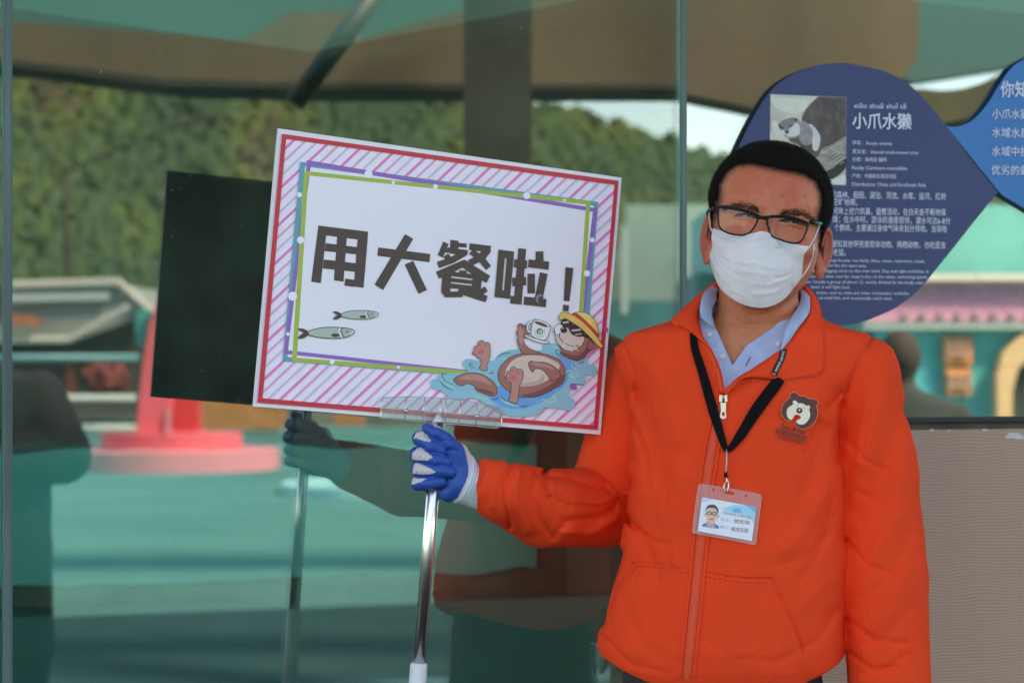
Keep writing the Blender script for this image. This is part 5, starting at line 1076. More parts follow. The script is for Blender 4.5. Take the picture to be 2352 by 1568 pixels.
def Jc(bvhs, u, v, off):
    best = None
    for b_ in bvhs:
        hit, _ = cast(b_, u, v)
        if hit is not None and (best is None or hit.y < best.y): best = hit
    if best is None: best = UVW(u, v, -100)
    return best + (Vector((0, 0, H)) - best).normalized() * off
def bvh_obj(o): return BVHTree.FromPolygons([tuple(o.matrix_basis @ v.co) for v in o.data.vertices], [tuple(p.vertices) for p in o.data.polygons])
BL, BRt = bvh_obj(lf), bvh_obj(rf); ALLJ = [BVH_j, BL, BRt]
# ribs of the zip teeth
M_zip = mat('zip_teeth', (0.85, 0.13, 0.035), 0.35)
def teeth(name, pts, inward, parent, pitch=5.2, size=2.6):
    cv = spline(pts, 20); L = 0; mb = MB(); last = np.array(cv[0])
    for a, b_ in zip(cv[:-1], cv[1:]):
        a, b_ = np.array(a), np.array(b_); L += np.hypot(*(b_ - a))
        if L >= pitch:
            L = 0; t = (b_ - a) / np.hypot(*(b_ - a)); n = np.array((-t[1], t[0])) * inward; c = a + n * 1.2
            p = Jc(ALLJ, c[0], c[1], 0.0012); ex_ = Vector((t[0], 0, -t[1])) * size * .36 * S0; ez_ = Vector((n[0], 0, -n[1])) * size * S0; ey_ = Vector((0, 1, 0)) * 1.6 * S0
            mb.hexa(p - ex_ - ez_ + ey_, p + ex_ - ez_ + ey_, p + ex_ - ez_ - ey_, p - ex_ - ez_ - ey_, p - ex_ + ez_ + ey_, p + ex_ + ez_ + ey_, p + ex_ + ez_ - ey_, p - ex_ + ez_ - ey_)
    o = mb.build(name, M_zip, parent); o['kind'] = 'stuff'; return o
teeth('zip_teeth', [(1546, 741), (1570, 753), (1592, 768), (1626, 803), (1648, 850), (1659, 900)], 1, lf)
teeth('zip_teeth', [(1664, 904), (1682, 886), (1712, 871), (1770, 873), (1835, 869), (1882, 858)], 1, rf)
def ribbon(name, pts, widths, bvhs, off, m, parent, n=10, thick=0.0009, cross=4):
    cv = spline(pts, n); ws = np.interp(np.linspace(0, 1, len(cv)), np.linspace(0, 1, len(widths)), widths); vs = []; N_ = len(cv)
    for i, c in enumerate(cv):
        a = np.array(cv[max(i - 1, 0)]); b_ = np.array(cv[min(i + 1, N_ - 1)]); t = (b_ - a) / np.hypot(*(b_ - a)); nn = np.array((-t[1], t[0]))
        for k in range(cross + 1): q = np.array(c) + nn * ws[i] * (k / cross - 0.5); vs.append(Jc(bvhs, q[0], q[1], off))
    C_ = cross + 1; M_ = len(vs)
    bk = [p + (p - Vector((0, 0, H))).normalized() * thick for p in vs]; fs = []
    for r_ in range(N_ - 1):
        for c in range(cross): a = r_ * C_ + c; fs += [(a, a + 1, a + C_ + 1, a + C_), (a + M_, a + C_ + M_, a + C_ + 1 + M_, a + 1 + M_)]
        for c in (0, cross): a = r_ * C_ + c; fs.append((a, a + C_, a + C_ + M_, a + M_))
    return mesh(name, vs + bk, fs, m, parent, True, recalc=True)
ZC = [(1660, 912), (1650, 965), (1637, 1020), (1622, 1120), (1610, 1240), (1598, 1360), (1588, 1460), (1578, 1556)]
offp = lambda pts, dx: [(x + dx, y) for x, y in pts]
ribbon('zip_tape', ZC, [16, 22, 24, 24], [BVH_j], 0.0008, mat('orange_tape', (0.82, 0.066, 0.018), 0.7, bump=.3, bscale=2500), jacket)
for dx in (-17, 15): ribbon('zip_welt', offp(ZC, dx), [4, 8, 8, 8], [BVH_j], 0.0022, M_or, jacket, thick=0.0025)
mb = MB(); cv = spline(offp(ZC[1:], 0), 30)
for i in range(0, len(cv), 2):
    p = Jc([BVH_j], cv[i][0] + (1.6 if i % 4 else -1.6), cv[i][1], 0.0014); a = 1.6 * S0
    mb.box((p.x - a, p.y - .0006, p.z - a * .6), (p.x + a, p.y + .0006, p.z + a * .6))
o = mb.build('closed_zip_teeth', mat('zip_pale', (0.85, 0.15, 0.07), 0.4), jacket); o['kind'] = 'stuff'
# zip puller
M_ni = mat('nickel', (0.55, 0.50, 0.46), 0.25, metal=1.0)
q0 = J(1661, 912, 0.004)
mb = MB(); mb.box((q0.x - .0055, q0.y - .002, q0.z - .006), (q0.x + .0055, q0.y + .002, q0.z + .003)); mb.tube([q0 + Vector((0, -.003, .004)), q0 + Vector((0, -.005, -.001)), q0 + Vector((0, -.003, -.007))], .0016, 8)
zpul = mb.build('zip_puller', M_ni, jacket, False)
zt = [(1655, 924), (1668, 924), (1667, 945), (1669, 958), (1661, 962), (1653, 958), (1656, 944)]
p_ = Print(lambda u, v, off: Vector((UVW(u, v, -172).x, J(1661, 945).y - 0.003 - off, UVW(u, v, -172).z)))
mb = MB(); hole = [(1659, 946), (1664, 946), (1665, 955), (1658, 955)]; yy = J(1661, 945).y - 0.004
f_ = lambda u, v, y: Vector((y * (u - CU) / F, y, H + y * (HV - v) / F))
tri = tessellate_polygon([[Vector((a, b_, 0)) for a, b_ in zt], [Vector((a, b_, 0)) for a, b_ in hole]]); al = zt + hole
mb.add([f_(a, b_, yy) for a, b_ in al] + [f_(a, b_, yy + .0015) for a, b_ in al], [tuple(t) for t in tri] + [tuple(i + len(al) for i in t) for t in tri] + [(i, (i + 1) % 7, (i + 1) % 7 + len(al), i + len(al)) for i in range(7)]); mb.build('pull_tab', M_ni, zpul)
# stitched seams as thin raised thread lines
M_thr = mat('thread', (0.42, 0.02, 0.004), 0.8)
for k, pts in enumerate(([(1455, 1299), (1520, 1304), (1585, 1318)], [(1622, 1324), (1700, 1336), (1765, 1337)], [(1622, 1312), (1700, 1324), (1770, 1325)], [(1463, 1303), (1424, 1350), (1407, 1402)], [(1998, 790), (1966, 845), (1946, 905)])):
    cv = spline(pts, 14); mb = MB()
    for i in range(0, len(cv) - 1, 2): mb.tube([J(*cv[i], 0.0006), J(*cv[i + 1], 0.0006)], 0.00045, 4)
    o = mb.build('stitching', M_thr, jacket); o['kind'] = 'stuff'
# buttons and buttonhole on the shirt
M_bt = mat('button_pearl', (0.66, 0.55, 0.52), 0.25)
for (u, v, r_) in ((1660, 819, 6.5), (1630, 769, 5), (1787, 790, 6)):
    c = Jc([BVH_s], u, v, 0.0015); mb = MB(); mb.tube([c + Vector((0, .0012, 0)), c + Vector((0, -.0008, 0)), c + Vector((0, -.0014, 0))], [r_ * S0, r_ * S0, r_ * S0 * .8], 20, up=(0, 0, 1)); bt = mb.build('button', M_bt, shirt, True)
    mb = MB()
    for a in (45, 135, 225, 315): h_ = c + Vector((math.cos(R(a)) * 1.6 * S0, -.0016, math.sin(R(a)) * 1.6 * S0)); mb.tube([h_, h_ + Vector((0, .0006, 0))], .0003, 6)
    mb.build('thread_hole', mat('hole_dark', (0.15, 0.1, 0.1), 0.8), bt)
pS = Print(lambda u, v, off: Jc([BVH_s], u, v, off)); pS.line('b', [(1725, 818), (1718, 830), (1712, 842)], 3.2, taper=True); pS.parts['b'].build('buttonhole', mat('buttonhole', (0.06, 0.06, 0.09), 0.8), shirt)
pS = Print(lambda u, v, off: Jc([BVH_s], u, v, off)); pS.line('b', spline([(1755, 770), (1715, 830), (1685, 880)], 8), 0.9); pS.line('b', spline([(1660, 770), (1650, 800), (1660, 860)], 8), 0.9); pS.parts['b'].build('stitching', mat('shirt_thread', (0.5, 0.55, 0.7), 0.8), shirt)
# chest emblem
ZB = Z(3000, 1350, 3.1371)
_e = [J(*ZB(x, y)) for x, y in ((450, 800), (820, 850), (620, 1250))]
_n = (_e[1] - _e[0]).cross(_e[2] - _e[0]).normalized(); _n = _n if _n.y < 0 else -_n
_push = max((J(*ZB(x, y)) - _e[0]).dot(_n) for x in range(320, 860, 60) for y in range(700, 1360, 60))
pB = Print(lambda u, v, off: plane_hit(u, v, _e[0], _n, off + _push + 0.0002), 0.00006)
brown = [(395, 910), (420, 830), (502, 750), (505, 710), (550, 688), (598, 705), (612, 730), (680, 735), (752, 768), (795, 765), (840, 790), (852, 825), (830, 862), (848, 930), (835, 1010), (790, 1080), (730, 1125), (650, 1140), (592, 1115), (568, 1075), (583, 1050), (605, 1030), (630, 1012), (632, 985), (600, 965), (560, 972), (540, 1005), (520, 1030), (490, 1045), (440, 1020), (402, 965)]
cream = [(460, 930), (478, 878), (542, 835), (533, 805), (560, 788), (588, 800), (600, 820), (660, 825), (705, 852), (735, 848), (757, 875), (742, 902), (755, 950), (745, 1010), (700, 1070), (650, 1090), (603, 1080), (583, 1050), (600, 1032), (632, 1015), (634, 985), (600, 963), (560, 970), (538, 1005), (520, 1028), (490, 1018), (466, 982)]
sb = lambda q: spline(zp(ZB, q), 4, True)
pB.line('emblem_outline', sb(brown), 2.4, closed=True); pB.poly('emblem', sb(brown)); pB.poly('emblem_face', sb(cream))
for e in ((597, 853, 6, 7), (677, 883, 6, 7), (620, 913, 39, 36)): pB.poly('emblem_mark', zp(ZB, ell(*e)))
pB.poly('emblem_face2', zp(ZB, [(608, 895), (640, 905), (622, 915), (618, 930), (612, 915)]))
pB.text('emblem_text', 'Zoo & Fun', ZB(372, 1122), ZB(690, 1212), 52 * K / 3.1371, 0.035)
pB.text('emblem_text', '无锡动物园', ZB(300, 1188), ZB(706, 1298), 58 * K / 3.1371, 0.012)
pB.text('emblem_text', '- 太湖欢乐园 -', ZB(308, 1248), ZB(672, 1345), 38 * K / 3.1371, 0.006)
EM = {'emblem_outline': pm('em_line', 240, 128, 84), 'emblem': pm('em_brown', 92, 34, 26), 'emblem_face': pm('em_cream', 236, 218, 196), 'emblem_face2': pm('em_cream2', 236, 218, 196), 'emblem_mark': pm('em_mark', 80, 32, 26), 'emblem_text': pm('em_text', 78, 30, 22)}
e0 = pB.parts.pop('emblem').build('emblem', EM['emblem'], jacket)
for key, mb in pB.parts.items(): mb.build(key.replace('2', ''), EM[key], e0)
# woven label on the folded collar
lb = ribbon('woven_label', zp(ZB, [(430, 140), (410, 210), (385, 285), (340, 370), (296, 470)]), [15, 15, 15, 15], [BRt, BVH_j], 0.0010, mat('label_black', (0.012, 0.012, 0.012), 0.8), rf, cross=3)
pL = Print(lambda u, v, off: Jc([BRt, BVH_j], u, v, off + 0.0022))
pL.text('t', 'LAORN', ZB(408, 170), ZB(372, 290), 34 * K / 3.1371, 0.01); pL.text('t', 'SHIHAI', ZB(362, 300), ZB(308, 415), 34 * K / 3.1371, 0.01); pL.line('t', zp(ZB, [(280, 440), (305, 465), (325, 445)]), 1.5)
pL.parts['t'].build('label_lettering', mat('label_white', (0.6, 0.6, 0.6), 0.6), rf)
# trousers, shoes (below the picture, seen in the glass)
ttab = [(812 - 1500, 1660 - CU, 225, -4, 125), (812 - 1640, 1660 - CU, 238, -2, 130), (812 - 1760, 1660 - CU, 236, 0, 128)]
def trouser(p):
    d_ = loft(p, ttab, 2.2)
    for sx in (-1, 1): d_ = smin(d_, smin(cone(p, (1660 - CU + sx * 118, 0, -950), (1660 - CU + sx * 125, 0, -1550), 116, 82), cone(p, (1660 - CU + sx * 125, 0, -1550), (1660 - CU + sx * 128, 8, -2190), 82, 66), 20), 18)
    return np.maximum(d_ + 3 * wob(p, 0.03, 41), -2210 - p[:, 2])
sdf_mesh('trousers', trouser, (1660 - CU - 260, -150, -2230), (1660 - CU + 260, 160, -670), 9.0, mat('black_denim', (0.018, 0.019, 0.024), 0.8, var=0.3, vscale=120, bump=.4, bscale=900), man)
for sx in (-1, 1):
    c = np.array((1660 - CU + sx * 130, 0, 0.0))
    sdf_mesh('shoe', lambda p: np.maximum(smin(ellip(p, c + (0, -60, -2200), (62, 150, 75)), ellip(p, c + (0, 10, -2170), (58, 80, 80)), 20), -2252 - p[:, 2]), tuple(c + (-75, -225, -2260)), tuple(c + (75, 110, -2080)), 8.0, mat('black_shoe', (0.02, 0.02, 0.02), 0.4), man)
# left hand inside the low sleeve (below the picture)
a = A3(2046, 1640, -20)
def lhand(p):
    d_ = ellip(p, a + (0, -5, -60), (24, 42, 62))
    for k, L in enumerate((72, 82, 78, 62)): b0 = a + (4, -32 + k * 18, -105); d_ = smin(d_, cone(p, b0, b0 + (-4, -4, -L * .6), 12, 11), 3); d_ = smin(d_, cone(p, b0 + (-4, -4, -L * .6), b0 + (-22, -4, -L), 11, 9), 3)
    d_ = smin(d_, cone(p, a + (-8, -42, -55), a + (-22, -62, -115), 13, 10), 5); return smin(d_, cone(p, a + (0, 0, 20), a + (0, 0, -40), 30, 26), 10)
sdf_mesh('hand', lhand, tuple(a + (-70, -110, -215)), tuple(a + (60, 70, 40)), 4.0, mat('hand_skin', (*SKIN, 1), 0.5, sss=0.1), man)
# ---- gloved right hand round the pole
ZH2 = lambda x, y, w_: A3(861.3 + x * .2197, 890 + y * .2197, w_)
PW = (PD - D0) / S0                                       # depth of the pole in body units
def chain(p, pts, k=3.0):
    d_ = None
    for (a, ra), (b_, rb) in zip(pts[:-1], pts[1:]):
        c = cone(p, a, b_, ra, rb); d_ = c if d_ is None else smin(d_, c, k)
    return d_
FING = [  # tip, pad, bend at the left, back knuckle, palm root (zoom coordinates, depth relative to the pole)
 [(690, 655, -27, 13.0), (590, 610, -29, 15.5), (478, 540, -22, 16.5), (470, 530, 10, 17), (640, 560, 34, 17)],
 [(745, 775, -27, 13.5), (640, 755, -30, 16), (450, 705, -23, 17), (440, 700, 10, 17.5), (660, 720, 36, 18)],
 [(790, 882, -26, 13.5), (680, 868, -29, 15.5), (460, 858, -22, 16.5), (450, 850, 10, 17), (680, 880, 36, 18)],
 [(700, 985, -25, 11.5), (600, 995, -27, 14.5), (452, 1000, -18, 15.5), (450, 1000, 10, 15.5), (680, 1020, 32, 17)]]
def glove_sdf(p):
    hand = None
    for fi in FING:
        c = chain(p, [(ZH2(x, y, PW + w_), r_) for x, y, w_, r_ in fi], 4); hand = c if hand is None else smin(hand, c, 2.2)
    palm = smin(cone(p, ZH2(815, 720, PW + 8), ZH2(830, 1040, PW + 12), 30, 30), cone(p, ZH2(740, 640, PW + 26), ZH2(740, 1050, PW + 28), 20, 22), 12)
    palm = smin(palm, cone(p, ZH2(760, 1090, PW + 0), ZH2(880, 1000, PW + 6), 22, 34), 12)
    palm = smin(palm, cone(p, ZH2(870, 690, PW + 6), ZH2(960, 960, PW + 10), 24, 38), 14)
    th = chain(p, [(ZH2(540, 425, PW - 26), 11.5), (ZH2(640, 470, PW - 28), 14.5), (ZH2(760, 560, PW - 22), 17.5), (ZH2(850, 700, PW - 6), 24), (ZH2(860, 900, PW + 2), 28)], 6)
    hand = smin(hand, palm, 3.0); hand = smin(hand, th, 4.0)
    hand = smin(hand, cone(p, ZH2(930, 1000, PW + 10), ZH2(1180, 1080, PW + 24), 42, 46), 12)
    u, v = uv_of(p)
    zx = (u - 861.3) / .2197; zy = (v - 890) / .2197
    for pts, w_, am in (([(700, 560), (790, 540), (860, 560)], 14, 2.2), ([(740, 620), (830, 590), (900, 640)], 12, -1.6), ([(750, 660), (830, 650), (880, 660)], 12, 2.6), ([(690, 480), (650, 500)], 12, -1.2)):
        hand = hand + am * np.exp(-(seg_dist(zx, zy, pts) / w_) ** 2) * (p[:, 1] < PW)
    ax_ = arm_pts('r'); dd = ax_[3] - ax_[4]; dd /= np.linalg.norm(dd); t = (p - ax_[4].astype(np.float32)) @ dd.astype(np.float32)
    hand = hand - np.where((t > -6) & (t < 60), 2.2 + 0.7 * np.sin(t * 0.9), 0) * np.clip((t + 6) / 6, 0, 1)       # knitted cuff
    return hand
WED = [[(405, 530), (425, 470), (480, 440), (540, 495), (585, 545), (578, 572), (520, 558), (430, 528)], [(380, 750), (395, 680), (440, 628), (482, 628), (607, 727), (550, 760), (480, 759), (400, 752)], [(390, 898), (405, 810), (430, 780), (560, 833), (637, 878), (590, 902), (520, 907), (430, 900)], [(380, 1006), (390, 935), (440, 942), (537, 952), (480, 985), (400, 1006)]]
EDGE = [(620, 400), (740, 448), (850, 528), (920, 600), (958, 720), (976, 830), (974, 920), (938, 1010), (900, 1080), (860, 1150), (785, 1198), (785, 1400), (1500, 1400), (1500, 300), (620, 300)]
def glove_col(v):
    p = v.astype(np.float32); u, vv = uv_of(p); zx = (u - 861.3) / .2197; zy = (vv - 890) / .2197
    wh = np.zeros(len(v), bool)
    for wg in WED: wh |= polysdf(zx, zy, wg) < 5 * wob(p, 0.6, 5)
    wh |= (polysdf(zx, zy, EDGE) < 6 * wob(p, 0.5, 6)); wh |= p[:, 1] > PW + 22
    ax_ = arm_pts('r'); dd = ax_[3] - ax_[4]; dd /= np.linalg.norm(dd); cuff = ((p - ax_[4].astype(np.float32)) @ dd.astype(np.float32)) > -4
    c = np.tile((0.004, 0.07, 0.34, 1.0), (len(v), 1)); c[wh] = (0.60, 0.52, 0.52, 1); c[cuff & wh] = (0.56, 0.63, 0.70, 1)
    dirt = (np.clip(wob(p, 0.2, 12) - 0.25, 0, 1) * ~cuff)[:, None]; c[:, :3] = c[:, :3] * (1 - 0.5 * dirt)
    return c
gm = mat('glove_cloth', (0.1, 0.1, 0.4), 0.42, attr='Col', bump=0.30, bscale=1800, spec=0.4)
gl_, gv, gq = sdf_mesh('work_glove', glove_sdf, tuple(ZH2(330, 330, PW - 60)), (1160 - CU + 0, PW + 110, 812 - 1190), 1.7, gm, man, None, 1) if False else (None, None, None)
lo = ZH2(340, 1500, PW - 60); hi = ZH2(1330, 300, PW - 60)
g_o, gv, gq = sdf_mesh('work_glove', glove_sdf, (lo[0], PW - 62, lo[2]), (hi[0], PW + 110, hi[2]), 1.7, gm, man, glove_col, 1)

# ================================================================== face mask
ZM = lambda x, y: ((2780 + x / 4.126) * K, (780 + y / 4.126) * K)
topc = [(1637, 524), (1665, 532), (1700, 540), (1728, 536), (1751, 531), (1772, 538), (1800, 552), (1830, 561), (1858, 566)]
botc = [(1631, 602), (1645, 645), (1664, 673), (1700, 697), (1741, 707), (1772, 703), (1800, 688), (1822, 663), (1842, 637)]
lef = [(1637, 524), (1634, 545), (1636, 565), (1630, 585), (1631, 602)]; rig = [(1858, 566), (1848, 582), (1845, 600), (1843, 618), (1842, 637)]
def res(pts, n):
    cv = np.array(spline(pts, 12)); L = np.concatenate([[0], np.cumsum(np.hypot(*np.diff(cv, axis=0).T))]); t = np.linspace(0, L[-1], n); return np.stack([np.interp(t, L, cv[:, 0]), np.interp(t, L, cv[:, 1])], 1)
NU, NV = 81, 71; T_, B_, L_, R2 = res(topc, NU), res(botc, NU), res(lef, NV), res(rig, NV)
vs = []
for j in range(NV):
    for i in range(NU):
        a, b_ = i / (NU - 1), j / (NV - 1)
        q = (1 - b_) * T_[i] + b_ * B_[i] + (1 - a) * L_[j] + a * R2[j] - ((1 - a) * (1 - b_) * T_[0] + a * (1 - b_) * T_[-1] + (1 - a) * b_ * B_[0] + a * b_ * B_[-1])
        x = (a - 0.47) * 2
        wdep = -201 + 30 * (max(0, b_ - 0.35) / 0.65) ** 1.6 - 4 * math.sin(math.pi * b_) + 98 * abs(x) ** 2.3 + 38 * (1 - b_) ** 3 * min(1, abs(x) * 2.2)
        cr_ = 0
        for k, (b0, sl) in enumerate(((0.42, 0.10), (0.56, 0.02), (0.70, -0.05), (0.82, -0.02))):
            dd = b_ - (b0 + sl * abs(x)); cr_ += -(0.7 + 1.1 * abs(x)) * math.exp(-(dd / 0.03) ** 2) + 0.8 * (0.5 + 0.5 * math.tanh(dd / 0.014)) * (1 - b_)
        cr_ += 2.6 * noise.noise(Vector((a * 4, b_ * 4, 3))) + 1.2 * noise.noise(Vector((a * 9, b_ * 14, 5))) + 0.5 * noise.noise(Vector((a * 16, b_ * 14, 8)))
        if x > 0.4: cr_ += 2.6 * math.exp(-((b_ - 0.58 - (x - .4) * .18) / 0.03) ** 2) - 2.2 * math.exp(-((b_ - 0.66 - (x - .4) * .1) / 0.03) ** 2)
        cr_ += 1.4 * math.exp(-((b_ - 0.115) / 0.012) ** 2)
        w_ = wdep + cr_
        p = UVW(q[0], q[1], w_); hit, _ = cast(BVH_head, q[0], q[1])
        if hit is not None and hit.y - 3.5 * S0 < p.y: p = hit + (Vector((0, 0, H)) - hit).normalized() * 3.5 * S0
        vs.append(p)
me_v = list(vs)
for _ in range(2):                                       # even out where the cloth meets the face
    nv2 = list(me_v)
    for j in range(1, NV - 1):
        for i in range(1, NU - 1):
            k = j * NU + i; nb_ = (me_v[k - 1] + me_v[k + 1] + me_v[k - NU] + me_v[k + NU]) / 4
            if abs(nb_.y - me_v[k].y) > 1.5 * S0: nv2[k] = (me_v[k] + nb_) / 2
    me_v = nv2
bk = [p + Vector((0, 2.0 * S0, 0)) for p in me_v]; N_ = len(me_v); fs = []
for j in range(NV - 1):
    for i in range(NU - 1): a = j * NU + i; fs += [(a, a + NU, a + NU + 1, a + 1), (a + N_, a + 1 + N_, a + NU + 1 + N_, a + NU + N_)]
ed = list(range(NU)) + [j * NU + NU - 1 for j in range(1, NV)] + [(NV - 1) * NU + i for i in range(NU - 2, -1, -1)] + [j * NU for j in range(NV - 2, 0, -1)]
for a, b_ in zip(ed, ed[1:] + ed[:1]): fs.append((a, b_, b_ + N_, a + N_))
mask = mesh('face_mask', me_v + bk, fs, mat('mask_cloth', (0.76, 0.69, 0.70), 0.9, var=0.04, vscale=60, bump=0.3, bscale=1400), man, True, recalc=True)
BVH_m = BVHTree.FromPolygons([tuple(p) for p in me_v], [tuple(f) for f in fs if max(f) < N_])
mb = MB()
def dots(cv, step, r_=0.62):
    L = 0
    for a, b_ in zip(cv[:-1], cv[1:]):
        L += math.hypot(b_[0] - a[0], b_[1] - a[1])
        if L >= step:
            L = 0; hit, _ = cast(BVH_m, a[0], a[1])
            if hit is not None:
                c = hit + Vector((0, -0.35 * S0, 0)); mb.add([c + Vector((math.cos(t) * r_ * S0, 0, math.sin(t) * r_ * S0)) for t in np.linspace(0, 5.03, 5)], [(0, 1, 2, 3, 4)])
for off in (9, 16.5, 19.5): dots(spline([(x + (4 if i == 0 else -4 if i == 8 else 0), y + off) for i, (x, y) in enumerate(topc)], 30), 2.6)
dots(spline([(x * 0.985 + 1741 * 0.015, y - 7) for x, y in botc], 30), 2.6)
for dx in (4, 8, 12): dots(spline([(1634 + dx - .2 * dx, 562), (1630 + dx, 604)], 60), 3.0); dots(spline([(1846 - dx, 600), (1843 - dx, 634)], 60), 3.0)
o = mb.build('embossed_dots', mat('mask_dot', (0.46, 0.40, 0.41), 0.9), mask); o['kind'] = 'stuff'
M_loop = mat('ear_loop', (0.72, 0.68, 0.70), 0.8)
def near_head(u, v, w_, g=3):
    hit, _ = cast(BVH_head, u, v); p = UVW(u, v, w_)
    if hit is not None and hit.y - g * S0 < p.y: p = hit + (Vector((0, 0, H)) - hit).normalized() * g * S0
    return p
for pts in ([(1640, 536, -100), (1634, 528, -70), (1630, 510, -40), (1629, 488, -18)], [(1846, 583, -100), (1862, 562, -70), (1876, 535, -30), (1884, 512, -8)], [(1842, 636, -100), (1856, 615, -70), (1866, 590, -40), (1870, 560, -20)]):
    mb = MB(); mb.tube([near_head(*q, 2.4) for q in spline(pts, 8)], 1.55 * S0, 8); mb.build('ear_loop', M_loop, mask, True)

# ================================================================== spectacles
M_fr = mat('black_acetate', (0.006, 0.006, 0.009), 0.4, spec=0.25)
def lensw(u): return -176 + 0.0011 * (u - 1757) ** 2 + 0.06 * (u - 1757)
eyeg = None
def Q(x, y, dw=0): u, v = ZM(x, y); return UVW(u, v, lensw(u) + dw)
LL = [(385, 205), (480, 200), (600, 215), (760, 245), (900, 285), (1000, 322), (1040, 350), (1025, 430), (990, 510), (940, 580), (880, 635), (780, 660), (680, 655), (560, 632), (460, 585), (405, 520), (386, 430), (380, 300)]
RR_ = [(1200, 372), (1300, 356), (1400, 355), (1520, 368), (1680, 400), (1800, 440), (1858, 480), (1846, 560), (1815, 650), (1780, 725), (1730, 775), (1650, 795), (1560, 785), (1430, 745), (1320, 700), (1250, 650), (1215, 560), (1192, 450)]
fr0 = None
for i, ln in enumerate((LL, RR_)):
    cv = spline(ln, 6, True); q_ = cv + [cv[0], cv[1]]
    mb = MB(); rad = []
    for (x, y) in q_: up_ = max(0, 1 - (y - (200 + (x - 385) * 0.17)) / 160); rad.append((2.0 + 1.5 * up_) * S0)
    mb.tube([Q(x, y) for x, y in q_], rad, 8, cap=False, up=(0, 1, 0)); o = mb.build('spectacle_rim', M_fr, man if fr0 is None else fr0, True)
    if fr0 is None: fr0 = o; o.name = 'spectacles'
    lm = bpy.data.materials.get('lens') or clear_mat('lens', 0.018)
    mb = MB(); n = len(cv); cx_, cy_ = sum(p[0] for p in cv) / n, sum(p[1] for p in cv) / n
    mb.add([Q(cx_, cy_, -3)] + [Q(x, y) for x, y in cv], [(0, k + 1, (k + 1) % n + 1) for k in range(n)]); mb.build('lens', lm, fr0, True)
mb = MB(); mb.tube([Q(x, y, d_) for x, y, d_ in ((1030, 355, 0), (1070, 368, -3), (1120, 376, -5), (1170, 376, -3), (1210, 372, 0))], [5 * S0, 4.2 * S0, 4 * S0, 4.2 * S0, 4.5 * S0], 10); mb.build('bridge', M_fr, fr0, True)
for pts in ([(1025, 420), (1000, 500), (960, 560)], [(1205, 430), (1228, 520), (1240, 590)]):
    mb = MB(); mb.tube([Q(x, y, 8) for x, y in pts], 2.2 * S0, 8); mb.build('nose_pad', mat('pad_clear', (0.25, 0.12, 0.10), 0.3), fr0, True)
for side, pts in enumerate((((1645, 479, lensw(1645) - 1), (1638, 480, -118), (1632, 482, -70), (1627, 484, -20), (1624, 492, 20)), ((1862, 510, lensw(1862)), (1876, 514, -128), (1884, 513, -100), (1892, 514, -60), (1890, 518, 0)))):
    mb = MB(); mb.tube([UVW(*p) for p in pts[:2]], [4.6 * S0, 4.4 * S0], 8, flat=1.0); mb.build('hinge_end', M_fr, fr0, True)
    mb = MB(); mb.tube([UVW(*p) for p in pts[1:]], [4.2 * S0, 4.0 * S0, 3.4 * S0, 3 * S0], 8); mb.build('temple_arm', mat('temple_teal', (0.02, 0.30, 0.29), 0.35) if side else mat('temple_dark', (0.02, 0.07, 0.065), 0.4), fr0, True)

# ================================================================== lanyard with badge (hangs on the man, a thing of its own)
ln_ = root('lanyard_badge', 'black neck lanyard with a clear badge holder showing a portrait and blue white card', 'badge', J(1668, 1180, .01))
M_lan = mat('lanyard_black', (0.006, 0.006, 0.007), 0.85, bump=.2, bscale=2500, spec=0.1)
ribbon('strap', [(1592, 764), (1596, 800), (1612, 851), (1637, 939), (1656, 1000), (1668, 1036)], [15, 18, 20, 23, 18, 10], [BVH_j], 0.0050, M_lan, ln_)
ribbon('strap', [(1792, 868), (1783, 880), (1739, 939), (1700, 1000), (1672, 1036)], [24, 28, 28, 22, 10], [BVH_j], 0.0056, M_lan, ln_)
ZC2 = Z(2750, 1900, 5.2273)
by = min(J(u, v).y for u, v in ((1600, 1120), (1745, 1130), (1595, 1220), (1735, 1245), (1668, 1180))) - 0.004
def BP(u, v, off=0.0): y = by - off - 0.00002 * (v - 1120); return Vector((y * (u - CU) / F, y, H + y * (HV - v) / F))
mb = MB(); mb.tube([J(1669, 1030, .004), BP(1669, 1062, .002), BP(1667, 1086, .002)], 1.6 * S0, 8); mb.build('cord_loop', mat('cord_clear', (0.5, 0.45, 0.45), 0.3), ln_, True)
mb = MB(); mb.tube([BP(1667, 1084, .003), BP(1667, 1096, .003)], 4.0 * S0, 10); mb.build('crimp', M_lan, ln_, True)
mb = MB(); mb.tube([BP(*q, .0035) for q in spline([(1667, 1096), (1669, 1104), (1664, 1112), (1663, 1122), (1668, 1128), (1672, 1124), (1673, 1112), (1670, 1100)], 5)], 1.7 * S0, 8); mb.tube([BP(1673, 1108, .004), BP(1677, 1107, .004)], 1.5 * S0, 8); mb.build('clasp', M_ni, ln_, True)
holder = [(215, 260), (235, 205), (290, 182), (900, 275), (1490, 390), (1535, 420), (1545, 470), (1430, 1400), (1405, 1440), (1360, 1438), (700, 1310), (135, 1205), (100, 1170)]
hol = [zp(ZC2, ell(544, 305, 27, 27, 0, 14)), zp(ZC2, ell(1219, 430, 27, 27, 0, 14)), zp(ZC2, [(785, 335), (960, 350), (985, 375), (965, 408), (800, 385), (782, 362)])]
